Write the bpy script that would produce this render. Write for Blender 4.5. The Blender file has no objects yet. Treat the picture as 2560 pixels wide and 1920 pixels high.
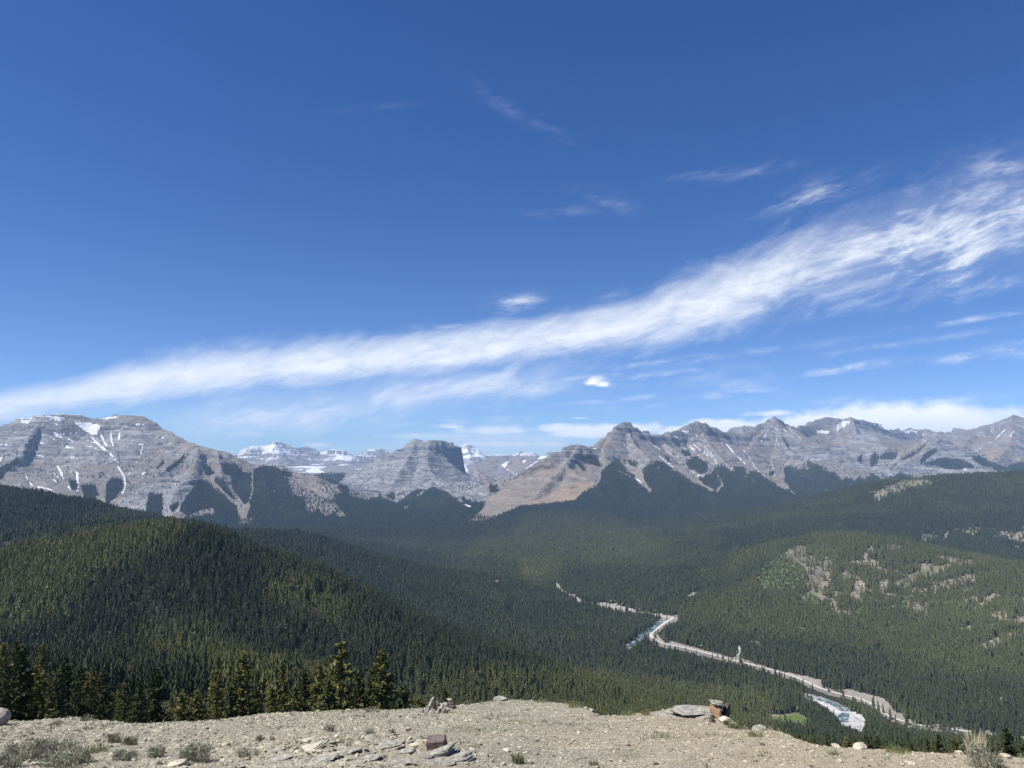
import bpy, bmesh, math, random, time
import numpy as np
from mathutils import Vector, Matrix
T0 = time.time()
SC = bpy.context.scene
COL = SC.collection
R = math.radians
rng = np.random.default_rng(7)
random.seed(7)

# ------------------------------------------------------------------ camera, sky, sun, exposure
F = 1923.0                      # focal length in pixels of the 2560 wide photograph
PITCH = math.atan(220.0 / F)    # the horizon lies 220 px under the middle
SP, CP = math.sin(PITCH), math.cos(PITCH)
cam_d = bpy.data.cameras.new("camera")
cam_d.sensor_width = 36.0
cam_d.lens = 36.0 * F / 2560.0
cam_d.clip_start = 0.1
cam_d.clip_end = 90000.0
cam = bpy.data.objects.new("camera", cam_d)
COL.objects.link(cam)
cam.location = (0, 0, 0)
cam.rotation_euler = (R(90) + PITCH, 0, 0)
SC.camera = cam

SUN_AZ = R(-110.0)               # measured from the view direction, clockwise: the sun is on the left, a touch behind
SUN_EL = R(54.0)
sun_dir = Vector((math.sin(SUN_AZ) * math.cos(SUN_EL), math.cos(SUN_AZ) * math.cos(SUN_EL), math.sin(SUN_EL)))
sd = bpy.data.lights.new("sun", 'SUN')
sd.energy = 5.0
sd.angle = R(0.53)
sd.color = (1.0, 0.955, 0.89)
sun = bpy.data.objects.new("sun", sd)
COL.objects.link(sun)
sun.rotation_euler = sun_dir.to_track_quat('Z', 'Y').to_euler()

SC.view_settings.view_transform = 'Standard'
SC.view_settings.look = 'None'
SC.view_settings.exposure = 0.5
SC.view_settings.gamma = 1.0
SC.view_settings.use_curve_mapping = False
SC.cycles.use_denoising = True
SC.cycles.denoiser = 'OPENIMAGEDENOISE'
SC.cycles.max_bounces = 4
SC.cycles.diffuse_bounces = 2
SC.cycles.glossy_bounces = 2
SC.cycles.transmission_bounces = 2
SC.cycles.volume_bounces = 0
SC.cycles.use_adaptive_sampling = False


class NT:
    """small helper to write node expressions"""
    def __init__(s, tree):
        s.t = tree; s.n = tree.nodes; s.l = tree.links
    def put(s, sock, v):
        if v is None: return
        if isinstance(v, bpy.types.NodeSocket): s.l.new(v, sock)
        else: sock.default_value = v
    def math(s, op, a, b=None, c=None, clamp=False):
        n = s.n.new('ShaderNodeMath'); n.operation = op; n.use_clamp = clamp
        for i, v in enumerate((a, b, c)):
            if v is not None: s.put(n.inputs[i], v)
        return n.outputs[0]
    def vmath(s, op, a, b=None):
        n = s.n.new('ShaderNodeVectorMath'); n.operation = op
        s.put(n.inputs[0], a)
        if b is not None: s.put(n.inputs[1], b)
        return n.outputs['Value'] if op in ('LENGTH', 'DOT_PRODUCT', 'DISTANCE') else n.outputs[0]
    def comb(s, x, y, z=0.0):
        n = s.n.new('ShaderNodeCombineXYZ')
        for i, v in enumerate((x, y, z)): s.put(n.inputs[i], v)
        return n.outputs[0]
    def sep(s, v):
        n = s.n.new('ShaderNodeSeparateXYZ'); s.put(n.inputs[0], v)
        return n.outputs
    def noise(s, vec, scale=5.0, detail=4.0, rough=0.5, dist=0.0, dim='3D', color=False):
        n = s.n.new('ShaderNodeTexNoise'); n.noise_dimensions = dim
        s.put(n.inputs['Vector'], vec); n.inputs['Scale'].default_value = scale
        n.inputs['Detail'].default_value = detail; n.inputs['Roughness'].default_value = rough
        n.inputs['Distortion'].default_value = dist
        return n.outputs['Color'] if color else n.outputs['Fac']
    def ramp(s, v, lo, hi, a=0.0, b=1.0, kind='SMOOTHSTEP'):
        n = s.n.new('ShaderNodeMapRange'); n.interpolation_type = kind; n.clamp = True
        for i, x in enumerate((v, lo, hi, a, b)): s.put(n.inputs[i], x)
        return n.outputs[0]
    def mix(s, f, a, b, blend='MIX'):
        n = s.n.new('ShaderNodeMix'); n.data_type = 'RGBA'; n.blend_type = blend
        s.put(n.inputs[0], f)
        for i, v in ((6, a), (7, b)):
            if not isinstance(v, bpy.types.NodeSocket): v = tuple(v) + (1.0,) if len(v) == 3 else v
            s.put(n.inputs[i], v)
        return n.outputs[2]
    def curve(s, v, pts, lo, hi, vlo, vhi):
        """float curve: pts are (x, value) pairs in real units"""
        n = s.n.new('ShaderNodeFloatCurve')
        x = s.ramp(v, lo, hi, kind='LINEAR')
        s.put(n.inputs['Value'], x)
        c = n.mapping.curves[0]
        q = [((p - lo) / (hi - lo), (w - vlo) / (vhi - vlo)) for p, w in pts]
        c.points[0].location = q[0]; c.points[1].location = q[-1]
        for p in q[1:-1]: c.points.new(*p)
        n.mapping.use_clip = False
        n.mapping.update()
        return s.math('MULTIPLY_ADD', n.outputs[0], vhi - vlo, vlo)


def px_dir(px, py):
    cx = (np.asarray(px, float) - 1280.0) / F
    cy = (960.0 - np.asarray(py, float)) / F
    return cx, CP - cy * SP, SP + cy * CP

def px_azel(px, py):
    x, y, z = px_dir(px, py)
    return math.atan2(x, y), math.atan2(z, math.hypot(x, y))

def P3(px, py, Y):
    x, y, z = px_dir(px, py)
    return x / y * Y, Y + 0 * x, z / y * Y

def to_px(x, y, z):
    """project world points back to photograph pixels"""
    f = y * CP + z * SP
    up = -y * SP + z * CP
    return 1280.0 + F * x / f, 960.0 - F * up / f


# ---- world: Nishita sky with procedural cirrus
W = bpy.data.worlds.new("World")
SC.world = W
W.use_nodes = True
W.node_tree.nodes.clear()
w = NT(W.node_tree)
sky = w.n.new('ShaderNodeTexSky')
sky.sky_type = 'NISHITA'
sky.sun_disc = False
sky.sun_elevation = SUN_EL
sky.sun_rotation = SUN_AZ
sky.altitude = 2200.0
sky.air_density = 1.0
sky.dust_density = 0.25
sky.ozone_density = 2.2
SKY_STRENGTH = 0.088
CLOUD = (8.6, 8.9, 9.3)
hs = w.n.new('ShaderNodeHueSaturation')
hs.inputs['Saturation'].default_value = 1.31
hs.inputs['Hue'].default_value = 0.514
w.l.new(sky.outputs[0], hs.inputs['Color'])
tc = w.n.new('ShaderNodeTexCoord')
dx, dy, dz = w.sep(tc.outputs['Generated'])
AZ = w.math('ARCTAN2', dx, dy)
EL = w.math('ARCSINE', dz)
vec = w.comb(AZ, EL)
# gentle domain warp so that streaks curl
wn = w.noise(vec, 6.0, 3.0, 0.55, color=True)
wv = w.vmath('SUBTRACT', wn, (0.5, 0.5, 0.5))

def rotvec(ang, sx, sy, warp=0.0, off=(0, 0)):
    ca, sa = math.cos(ang), math.sin(ang)
    a = w.math('ADD', w.math('MULTIPLY', AZ, ca * sx), w.math('MULTIPLY', EL, sa * sx))
    b = w.math('ADD', w.math('MULTIPLY', AZ, -sa * sy), w.math('MULTIPLY', EL, ca * sy))
    v = w.comb(w.math('ADD', a, off[0]), w.math('ADD', b, off[1]))
    if warp:
        sc = w.n.new('ShaderNodeVectorMath'); sc.operation = 'SCALE'
        w.put(sc.inputs[0], wv); sc.inputs['Scale'].default_value = warp
        v = w.vmath('ADD', v, sc.outputs[0])
    return v

# main band: upper and lower edge read off the photograph
band = [(-700, 1005, 1085), (0, 975, 1062), (170, 948, 1038), (347, 895, 1012), (578, 865, 990), (925, 835, 958), (1215, 808, 925), (1504, 750, 892),
        (1735, 680, 842), (1967, 575, 795), (2198, 490, 762), (2560, 375, 715), (3300, 230, 580)]
LOA, HIA = -1.0, 1.0
up_pts, lo_pts = [], []
for (bx, bu, bl) in band:
    a, e = px_azel(bx, bu); up_pts.append((a, e))
    a2, e2 = px_azel(bx, bl); lo_pts.append((a2, e2))
up_pts = [(LOA, -0.05)] + [p for p in up_pts if LOA < p[0] < HIA] + [(HIA, 0.62)]
lo_pts = [(LOA, -0.10)] + [p for p in lo_pts if LOA < p[0] < HIA] + [(HIA, 0.38)]
UP = w.curve(AZ, up_pts, LOA, HIA, -0.2, 0.8)
LO = w.curve(AZ, lo_pts, LOA, HIA, -0.2, 0.8)
f1 = w.noise(rotvec(R(13), 6.0, 30.0, 1.2), 1.0, 9.0, 0.66, 0.0)          # long fibres along the band
f2 = w.noise(rotvec(R(8), 20.0, 70.0, 1.8, (3, 7)), 1.0, 8.0, 0.66, 0.0)   # short wisps
f3 = w.noise(rotvec(R(32), 10.0, 30.0, 1.6, (9, 1)), 1.0, 8.0, 0.64, 0.0)   # slanting filaments
hw = w.math('MAXIMUM', w.math('MULTIPLY', w.math('SUBTRACT', UP, LO), 0.5), 0.004)
mid = w.math('MULTIPLY', w.math('ADD', UP, LO), 0.5)
off = w.math('DIVIDE', w.math('SUBTRACT', EL, mid), hw)                    # -1 lower edge .. 1 upper edge
offw = w.math('ADD', off, w.math('MULTIPLY', w.math('SUBTRACT', f1, 0.5), 1.5))
offw = w.math('ADD', offw, w.math('MULTIPLY', w.math('SUBTRACT', f3, 0.5), 0.9))
core = w.ramp(w.math('ABSOLUTE', offw), 1.30, 0.10)
f4 = w.noise(rotvec(R(20), 40.0, 95.0, 3.0, (4, 4)), 1.0, 5.0, 0.62)
fib = w.math('ADD', w.math('MULTIPLY', f1, 0.70), w.math('ADD', w.math('MULTIPLY', f2, 0.38), w.math('MULTIPLY', f4, 0.20)))
ragged = w.ramp(AZ, 0.22, 0.52)                                           # the band thins into strands towards the right
thr_lo = w.math('MULTIPLY_ADD', ragged, 0.20, 0.38)
fibm = w.ramp(fib, thr_lo, 0.80, w.math('MULTIPLY_ADD', ragged, -0.22, 0.40), 1.0)
dens = w.math('MULTIPLY', core, fibm)
dens = w.math('MULTIPLY', dens, w.math('MULTIPLY_ADD', ragged, -0.10, 1.0))
# veil under the band
offv = w.math('DIVIDE', w.math('SUBTRACT', EL, w.math('SUBTRACT', LO, 0.022)), 0.040)
veil = w.math('MULTIPLY', w.ramp(w.math('ABSOLUTE', w.math('ADD', offv, w.math('MULTIPLY', w.math('SUBTRACT', f3, 0.5), 1.6))), 1.1, 0.0),
              w.ramp(f1, 0.36, 0.70, 0.20, 0.85))
veil = w.math('MULTIPLY', veil, w.math('MULTIPLY', w.ramp(AZ, -0.50, -0.30), w.ramp(AZ, 0.16, -0.02)))
dens = w.math('MAXIMUM', dens, w.math('MULTIPLY', veil, 1.0))

def streak(px, py, ax, by, ang, strength, thr=(0.42, 0.68), fn=None, soft=0.0):
    """an elliptic wisp: centre and half axes in photograph pixels, angle in degrees (up to the right positive)"""
    global dens
    a0, e0 = px_azel(px, py)
    a, b = ax / F, by / F
    ca, sa = math.cos(R(ang)), math.sin(R(ang))
    da = w.math('SUBTRACT', AZ, a0); de = w.math('SUBTRACT', EL, e0)
    p = w.math('ADD', w.math('MULTIPLY', da, ca / a), w.math('MULTIPLY', de, sa / a))
    q = w.math('ADD', w.math('MULTIPLY', da, -sa / b), w.math('MULTIPLY', de, ca / b))
    q = w.math('ADD', q, w.math('MULTIPLY', w.math('SUBTRACT', f1 if fn is None else fn, 0.5), 2.2))
    r = w.math('ADD', w.math('MULTIPLY', p, p), w.math('MULTIPLY', q, q))
    m = w.math('EXPONENT', w.math('MULTIPLY', r, -2.0))
    m = w.math('MULTIPLY', m, w.ramp(f2, .36, .74, 0.0, 1.15))
    dens = w.math('MAXIMUM', dens, w.math('MULTIPLY', m, strength))

for args in [(1290, 757, 75, 26, 8, .80), (1100, 822, 120, 14, 4, .5), (1240, 938, 150, 11, 4, .5), (1105, 955, 70, 13, 2, .62),
             (900, 1010, 460, 15, 6, .50), (640, 1082, 110, 12, 1, .60), (1290, 985, 420, 12, 4, .34), (1560, 940, 330, 12, 3, .52),
             (1820, 960, 170, 60, -12, .30), (2090, 925, 120, 11, 8, .68), (2200, 912, 110, 9, 5, .5), (2530, 872, 75, 18, 0, .78),
             (2380, 805, 150, 9, 5, .52), (2540, 785, 140, 5, 4, .35), (2030, 487, 150, 24, 10, .50), (2060, 475, 110, 34, 5, .30),
             (2240, 545, 150, 30, -6, .55), (1760, 438, 150, 12, 3, .20), (1900, 425, 120, 18, 5, .16), (1520, 500, 90, 26, -20, .18),
             (1420, 530, 120, 14, 2, .15), (1370, 325, 70, 14, -25, .16), (1260, 262, 120, 24, -28, .10), (930, 270, 130, 10, 8, .06),
             (1830, 985, 130, 18, 3, .5), (2400, 895, 60, 14, 5, .5), (2100, 1000, 110, 10, 3, .3), (1330, 1075, 260, 10, 2, .4),
             (1480, 1025, 90, 8, 5, .3), (1620, 1020, 60, 7, 8, .35), (2520, 420, 110, 45, -5, .45), (1700, 900, 420, 14, 4, .40), (2250, 860, 300, 9, 5, .25), (700, 1040, 420, 12, 6, .40), (1150, 1055, 350, 14, 3, .45), (1850, 1060, 160, 12, 3, .35), (1560, 1000, 300, 10, 4, .30),
             (2380, 1000, 150, 14, 2, .18), (950, 1115, 250, 9, 1, .35)]:
    streak(*args)

# cumulus along the skyline
c1 = w.noise(rotvec(0, 26.0, 40.0, 0.6, (5, 5)), 1.0, 7.0, 0.55)
c2 = w.noise(rotvec(0, 60.0, 85.0, 0.6, (1, 2)), 1.0, 7.0, 0.58)
cn = w.math('ADD', w.math('MULTIPLY', c1, 0.6), w.math('MULTIPLY', c2, 0.4))
cum = None
def puff(px, py, ax, up, dn, amp, soft=0.55, flat=1.0):
    """heap cloud: rounded top of height up, flatter bottom of depth dn (pixels)"""
    global cum
    a0, e0 = px_azel(px, py)
    p = w.math('DIVIDE', w.math('SUBTRACT', AZ, a0), ax / F)
    de = w.math('SUBTRACT', EL, e0)
    q = w.math('MAXIMUM', w.math('DIVIDE', de, up / F), w.math('DIVIDE', de, -dn / F))
    r = w.math('SQRT', w.math('ADD', w.math('MULTIPLY', p, p), w.math('MULTIPLY', q, q)))
    r = w.math('ADD', r, w.math('MULTIPLY', w.math('SUBTRACT', cn, 0.5), amp))
    m = w.ramp(r, 1.0, 1.0 - soft)
    m = w.math('MULTIPLY', m, flat)
    cum = m if cum is None else w.math('MAXIMUM', cum, m)
for args in [(1480, 956, 40, 22, 12, 2.3, .9), (1505, 962, 30, 14, 8, 2.3, .9), (2250, 1085, 330, 84, 60, .9, .40), (2010, 1075, 190, 46, 40, 1.4, .45), (2620, 1075, 240, 50, 70, 1.2, .6),
             (1480, 1085, 130, 30, 16, 1.7, .6), (1590, 1075, 90, 24, 22, 1.6, .55), (1830, 1070, 80, 24, 30, 1.6, .5), (1690, 1080, 60, 18, 22, 1.6, .5),
             (1230, 1078, 150, 22, 14, 2.2, .9, .7), (1300, 1112, 270, 14, 8, 2.2, .9, .85), (1400, 1072, 90, 20, 14, 2.0, .8, .9), (1760, 1062, 60, 18, 20, 1.8, .6, .9), (1130, 1068, 60, 12, 6, 2.2, .9, .7), (1080, 1090, 190, 10, 12, 2.2, .9, .5), (1930, 1035, 80, 12, 8, 2.0, .9, .8),
             (1270, 1100, 420, 34, 50, 1.0, .95, .42), (790, 1112, 50, 8, 8, 1.6, .9, .8), (1450, 1045, 30, 3, 3, 1., .9, .6)]:
    puff(*args)
# clouds are a little greyer underneath
cshade = w.ramp(w.noise(rotvec(0, 14.0, 34.0, 0.5, (2, 9)), 1.0, 5.0, 0.5), 0.35, 0.70, 0.80, 1.0)
cumcol = w.mix(w.ramp(EL, 0.035, 0.075), (8.0, 8.6, 9.4), (10.0, 10.1, 10.2))
cumcol = w.mix(cshade, (7.2, 7.9, 8.9), cumcol)
skyc = w.mix(w.ramp(EL, 0.0, 0.25, 1.0, 0.0), hs.outputs['Color'], w.mix(1.0, hs.outputs['Color'], (.80, .95, 1.18), 'MULTIPLY'))
skyc = w.mix(w.math('MULTIPLY', dens, 0.93, clamp=True), skyc, CLOUD)
skyc = w.mix(w.math('MULTIPLY', cum, 0.95, clamp=True), skyc, cumcol)
bg = w.n.new('ShaderNodeBackground')
w.l.new(skyc, bg.inputs['Color'])
bg.inputs['Strength'].default_value = SKY_STRENGTH
wo = w.n.new('ShaderNodeOutputWorld')
w.l.new(bg.outputs[0], wo.inputs['Surface'])
W.cycles.sampling_method = 'MANUAL'
W.cycles.sample_map_resolution = 512


def tag(o, label=None, cat=None, group=None, kind=None):
    if label: o['label'] = label
    if cat: o['category'] = cat
    if group: o['group'] = group
    if kind: o['kind'] = kind
    return o

def mesh_obj(name, verts, faces, mat=None, parent=None, smooth=False, link=True):
    me = bpy.data.meshes.new(name)
    verts = np.asarray(verts, np.float32)
    faces = np.asarray(faces, np.int32)
    k = faces.shape[1]
    me.vertices.add(len(verts)); me.vertices.foreach_set('co', verts.ravel())
    me.loops.add(faces.size); me.loops.foreach_set('vertex_index', faces.ravel())
    me.polygons.add(len(faces)); me.polygons.foreach_set('loop_start', np.arange(0, faces.size, k, dtype=np.int32))
    me.polygons.foreach_set('loop_total', np.full(len(faces), k, np.int32))
    me.update(calc_edges=True)
    if smooth: me.polygons.foreach_set('use_smooth', np.ones(len(faces), bool))
    else: me.polygons.foreach_set('use_smooth', np.zeros(len(faces), bool))
    if mat: me.materials.append(mat)
    o = bpy.data.objects.new(name, me)
    if link: COL.objects.link(o)
    if parent: o.parent = parent
    return o

# ------------------------------------------------------------------ numpy noise
_lat = np.random.default_rng(11).random((512, 512)).astype(np.float32)
def vnoise(x, y, seed=0):
    x = np.asarray(x, np.float32) + np.float32(seed * 37.17 + 1000.0); y = np.asarray(y, np.float32) + np.float32(seed * 91.73 + 1000.0)
    xi = np.floor(x).astype(np.int32); yi = np.floor(y).astype(np.int32)
    fx = x - xi; fy = y - yi
    fx = fx * fx * (3 - 2 * fx); fy = fy * fy * (3 - 2 * fy)
    x0 = xi & 511; x1 = (xi + 1) & 511; y0 = yi & 511; y1 = (yi + 1) & 511
    a = _lat[x0, y0]; b = _lat[x1, y0]; c = _lat[x0, y1]; d = _lat[x1, y1]
    return (a + (b - a) * fx + (c - a) * fy + (a - b - c + d) * fx * fy) * 2 - 1
def fbm(x, y, n, seed=0, gain=0.5, ridged=False):
    s = 0.0; a = 1.0; t = 0.0
    for i in range(n):
        v = vnoise(x, y, seed + i)
        if ridged: v = 1 - 2 * np.abs(v)
        s = s + a * v; t += a; a *= gain
        x, y = (x * 1.63 + y * 1.18), (-x * 1.18 + y * 1.63)
    return s / t
def sstep(a, b, x):
    t = np.clip((x - a) / (b - a), 0, 1)
    return t * t * (3 - 2 * t)

# ------------------------------------------------------------------ terrain
BY = [0, 1500, 2500, 3500, 4500, 6300, 7500, 9000, 11000, 14000, 20000, 30000]
BZ = [-462, -450, -445, -430, -405, -378, -355, -318, -230, -90, 60, 120]
def base_z(Y): return np.interp(Y, BY, BZ)

# ridges: (points (px, py, distance), width, exponent, gully strength, gully wavelength, cliff share, cliff distance)
RIDGES = []
SLOPE = 0.76
RES = math.exp(-4.3)
def ridge(pts, wd, p=1.0, g=0.25, lam=220.0, cliff=0.0, dc=100.0, steep=0.76):
    RIDGES.append((pts, wd, p, g, lam, cliff, dc, steep))
# great mountain on the left
ridge([(-500, 1075, 7400), (-250, 1066, 7300), (0, 1059, 7200), (28, 1057, 7150), (47, 1046, 7100), (80, 1043, 7050), (108, 1038, 7000), (139, 1037, 7030), (155, 1034, 7050), (171, 1037, 7080), (222, 1045, 7150),
       (247, 1048, 7150), (278, 1042, 7120), (316, 1038, 7050), (335, 1040, 7020), (348, 1040, 6980), (380, 1054, 6900), (411, 1070, 6850), (443, 1086, 6750), (468, 1103, 6700), (494, 1111, 6650),
       (538, 1121, 6620), (570, 1130, 6600), (617, 1154, 6600), (658, 1163, 6650), (699, 1167, 6700), (725, 1176, 6730), (775, 1187, 6750), (800, 1193, 6760), (832, 1212, 6780), (860, 1232, 6760), (900, 1262, 6650),
       (960, 1298, 6400), (1020, 1325, 6100)], 950, 1.0, .30, 240, .10, 140)
ridge([(100, 1052, 6980), (86, 1075, 6850), (66, 1108, 6640), (50, 1150, 6400), (-10, 1185, 6150), (-100, 1235, 5800)], 700, 1.0, .35, 150, .14, 60)
ridge([(494, 1112, 6650), (437, 1157, 6300), (380, 1195, 6000), (316, 1240, 5700), (262, 1275, 5400)], 290, 1.0, .25, 120)
ridge([(494, 1112, 6650), (490, 1150, 6250), (478, 1184, 5950), (440, 1225, 5550), (415, 1270, 5200), (380, 1320, 4800)], 600, 1.1, .25, 150, .06, 60)
ridge([(545, 1123, 6620), (556, 1190, 6100), (560, 1240, 5700), (575, 1262, 5500)], 230, 1.0, .2, 120)
ridge([(658, 1164, 6650), (668, 1205, 6200), (680, 1255, 5750), (690, 1310, 5200), (700, 1350, 4700)], 420, 1.1, .25, 160)
ridge([(775, 1187, 6750), (800, 1235, 6350), (835, 1275, 5950), (870, 1300, 5700)], 330, 1.0, .25, 140)
# ridge behind it on the way to the gap
ridge([(800, 1200, 8200), (845, 1212, 8200), (889, 1215, 8100), (940, 1237, 7950), (1003, 1266, 7700), (1060, 1292, 7350)], 420, 1.1, .2, 160, steep=1.15)
ridge([(700, 1182, 10500), (800, 1187, 10500), (870, 1183, 10500), (910, 1190, 10400)], 500, 1.1, .2, 160, steep=1.15)
# square-topped buttress in the gap
ridge([(838, 1213, 9800), (878, 1190, 9750), (918, 1167, 9700), (956, 1141, 9650), (981, 1130, 9600), (1009, 1116, 9550)], 560, 1.0, .3, 170, .12, 60, steep=1.15)
ridge([(1009, 1117, 9550), (1030, 1102, 9500), (1041, 1099, 9480), (1055, 1105, 9420), (1066, 1104, 9330), (1080, 1101, 9330), (1100, 1102, 9400), (1117, 1104, 9470), (1130, 1109, 9550), (1146, 1112, 9650)], 460, 1.0, .22, 90, .42, 75, steep=1.15)
ridge([(1075, 1104, 9330), (1068, 1150, 9080), (1090, 1186, 8900), (1140, 1218, 8750), (1200, 1258, 8450)], 260, 1.0, .3, 90, steep=1.15)
ridge([(1041, 1104, 9480), (1015, 1160, 9050), (985, 1210, 8700), (965, 1250, 8300)], 330, 1.0, .35, 100, steep=1.15)
ridge([(1078, 1205, 8700), (1082, 1221, 8450), (1078, 1250, 8100), (1075, 1290, 7400)], 330, 1.0, .15, 120, steep=1.15)
ridge([(1150, 1160, 10500), (1200, 1180, 10200), (1250, 1215, 9800), (1290, 1235, 9400)], 420, 1.0, .3, 120, steep=1.15)
# snowy range far away
ridge([(400, 1160, 19000), (540, 1150, 18800), (588, 1138, 18500), (623, 1116, 18300), (634, 1114, 18300), (645, 1119, 18400), (664, 1111, 18500), (687, 1105, 18600), (702, 1111, 18600), (718, 1116, 18700), (750, 1117, 18800), (778, 1124, 18900),
       (800, 1130, 19000), (829, 1126, 19000), (870, 1129, 19000), (895, 1130, 19000), (924, 1123, 19000), (949, 1121, 19000), (975, 1129, 19000), (1050, 1140, 19200)], 1500, 1.0, .35, 420, .15, 200)
ridge([(924, 1123, 19000), (880, 1150, 17500), (850, 1170, 16500)], 700, 1.0, .4, 250)
ridge([(687, 1106, 18600), (700, 1140, 17300), (720, 1170, 16000)], 700, 1.0, .4, 250)
ridge([(1100, 1140, 18500), (1152, 1114, 18500), (1164, 1106, 18500), (1180, 1114, 18500), (1193, 1124, 18500), (1225, 1134, 18500), (1244, 1131, 18500), (1272, 1137, 18500), (1297, 1132, 18500), (1326, 1130, 18500), (1348, 1140, 18500), (1373, 1134, 18300), (1420, 1140, 18300)],
      1300, 1.0, .35, 400, .15, 200)
ridge([(1164, 1107, 18500), (1180, 1150, 16500), (1200, 1180, 15000)], 700, 1.0, .4, 250)
ridge([(1224, 1156, 14500), (1260, 1148, 14500), (1300, 1147, 14400), (1341, 1153, 14000), (1400, 1160, 13500)], 900, 1.1, .3, 250)
# long range on the right
ridge([(1105, 1335, 5450), (1136, 1316, 5700), (1160, 1290, 5950), (1193, 1255, 6250), (1231, 1232, 6450), (1266, 1213, 6600), (1297, 1188, 6720), (1310, 1175, 6780), (1342, 1159, 6820), (1373, 1140, 6860), (1383, 1129, 6880), (1389, 1126, 6900),
       (1396, 1130, 6900), (1405, 1121, 6920), (1421, 1116, 6960), (1449, 1111, 7000), (1468, 1118, 7100)], 420, 1.0, .28, 150, .08, 60, steep=1.35)
ridge([(1449, 1111, 7000), (1468, 1118, 7100), (1484, 1117, 7200), (1506, 1102, 7400), (1527, 1090, 7600), (1532, 1075, 7650), (1543, 1063, 7700), (1560, 1060, 7750), (1576, 1061, 7800),
       (1591, 1071, 7850), (1598, 1077, 7900), (1626, 1083, 8100), (1655, 1085, 8300), (1680, 1082, 8500), (1699, 1074, 8700), (1721, 1060, 8800), (1743, 1054, 8900), (1766, 1061, 9000), (1778, 1070, 9100), (1791, 1067, 9200), (1820, 1080, 9500),
       (1838, 1082, 9600), (1860, 1084, 9750), (1879, 1070, 9900), (1903, 1055, 10000), (1934, 1043, 10000), (1961, 1056, 10200), (1989, 1070, 10600), (2006, 1061, 11000), (2027, 1052, 11400), (2054, 1043, 11500), (2085, 1047, 11500), (2109, 1045, 11500),
       (2126, 1039, 11500), (2144, 1049, 11600), (2171, 1054, 11700), (2195, 1062, 11900), (2226, 1071, 12200), (2250, 1075, 12600), (2281, 1076, 12800), (2315, 1077, 12800), (2357, 1084, 12400), (2384, 1075, 11800), (2436, 1067, 11300), (2487, 1056, 11000),
       (2532, 1037, 10800), (2560, 1045, 10700), (2640, 1062, 10500), (2800, 1080, 10300), (3100, 1080, 10300)], 1000, 1.0, .28, 230, .10, 90)
ridge([(1838, 1070, 12500), (1850, 1067, 12500), (1879, 1066, 12500), (1910, 1075, 12500)], 500)
ridge([(2240, 1073, 14500), (2281, 1073, 14500), (2315, 1073, 14500), (2357, 1081, 14500), (2400, 1090, 14500)], 700)
ridge([(1543, 1066, 7700), (1560, 1061, 7750), (1576, 1062, 7800)], 220, 1.0, .2, 90, .3, 90)
ridge([(1449, 1112, 7000), (1425, 1140, 6700), (1411, 1162, 6480), (1440, 1184, 6250), (1490, 1209, 6000), (1530, 1250, 5550)], 360, 1.1, .22, 120, .08, 40)
ridge([(1411, 1162, 6480), (1365, 1210, 6150), (1320, 1255, 5800), (1280, 1290, 5450)], 330, 1.1, .22, 120, .08, 40)
ridge([(1575, 1085, 7600), (1590, 1112, 7350), (1622, 1140, 7000), (1645, 1158, 6700), (1700, 1200, 6200), (1770, 1260, 5500)], 360, 1.0, .22, 140, .06, 60)
ridge([(1543, 1068, 7700), (1510, 1125, 7200), (1520, 1170, 6700), (1530, 1215, 6100), (1555, 1270, 5400), (1580, 1330, 4600)], 420, 1.1, .2, 160)
ridge([(1665, 1106, 8100), (1690, 1128, 7800), (1740, 1148, 7400), (1775, 1180, 6950), (1830, 1225, 6350), (1890, 1285, 5600)], 330, 1.0, .25, 130, .08, 50)
ridge([(1757, 1086, 8600), (1780, 1116, 8300), (1825, 1160, 7600), (1880, 1185, 7200), (1950, 1235, 6500), (1990, 1270, 6000)], 360, 1.0, .22, 150, .08, 60)
ridge([(1945, 1078, 9700), (1955, 1104, 9300), (1990, 1140, 8600), (2045, 1166, 8000), (2109, 1203, 7300), (2150, 1238, 6700)], 420, 1.0, .2, 160, .10, 70)
ridge([(1934, 1046, 10000), (1880, 1110, 9400), (1850, 1150, 8900)], 350, 1.0, .2, 160)
ridge([(1961, 1057, 10200), (2040, 1112, 9700), (2110, 1120, 9500), (2178, 1129, 9300), (2215, 1160, 8900), (2250, 1200, 8300)], 330, 1.0, .3, 120, .38, 80)
ridge([(2126, 1040, 11500), (2140, 1082, 10900), (2190, 1100, 10500), (2240, 1130, 10000)], 480, 1.0, .25, 170, .08, 60)
ridge([(2315, 1089, 10800), (2330, 1090, 10600), (2346, 1096, 9600), (2385, 1128, 9400), (2440, 1166, 9050), (2500, 1190, 8700)], 330, 1.0, .3, 110)
ridge([(2346, 1096, 9600), (2310, 1130, 9300), (2270, 1160, 9000), (2225, 1182, 8700)], 300, 1.0, .3, 110)
ridge([(2436, 1067, 11300), (2400, 1120, 10800), (2340, 1089, 11000)], 380)
ridge([(2530, 1070, 10400), (2528, 1105, 10000), (2490, 1160, 9300), (2450, 1190, 8800)], 480, 1.0, .25, 160)
ridge([(2640, 1062, 10500), (2620, 1130, 9500), (2560, 1170, 8800), (2500, 1200, 8200)], 420, 1.0, .25, 160)
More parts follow.
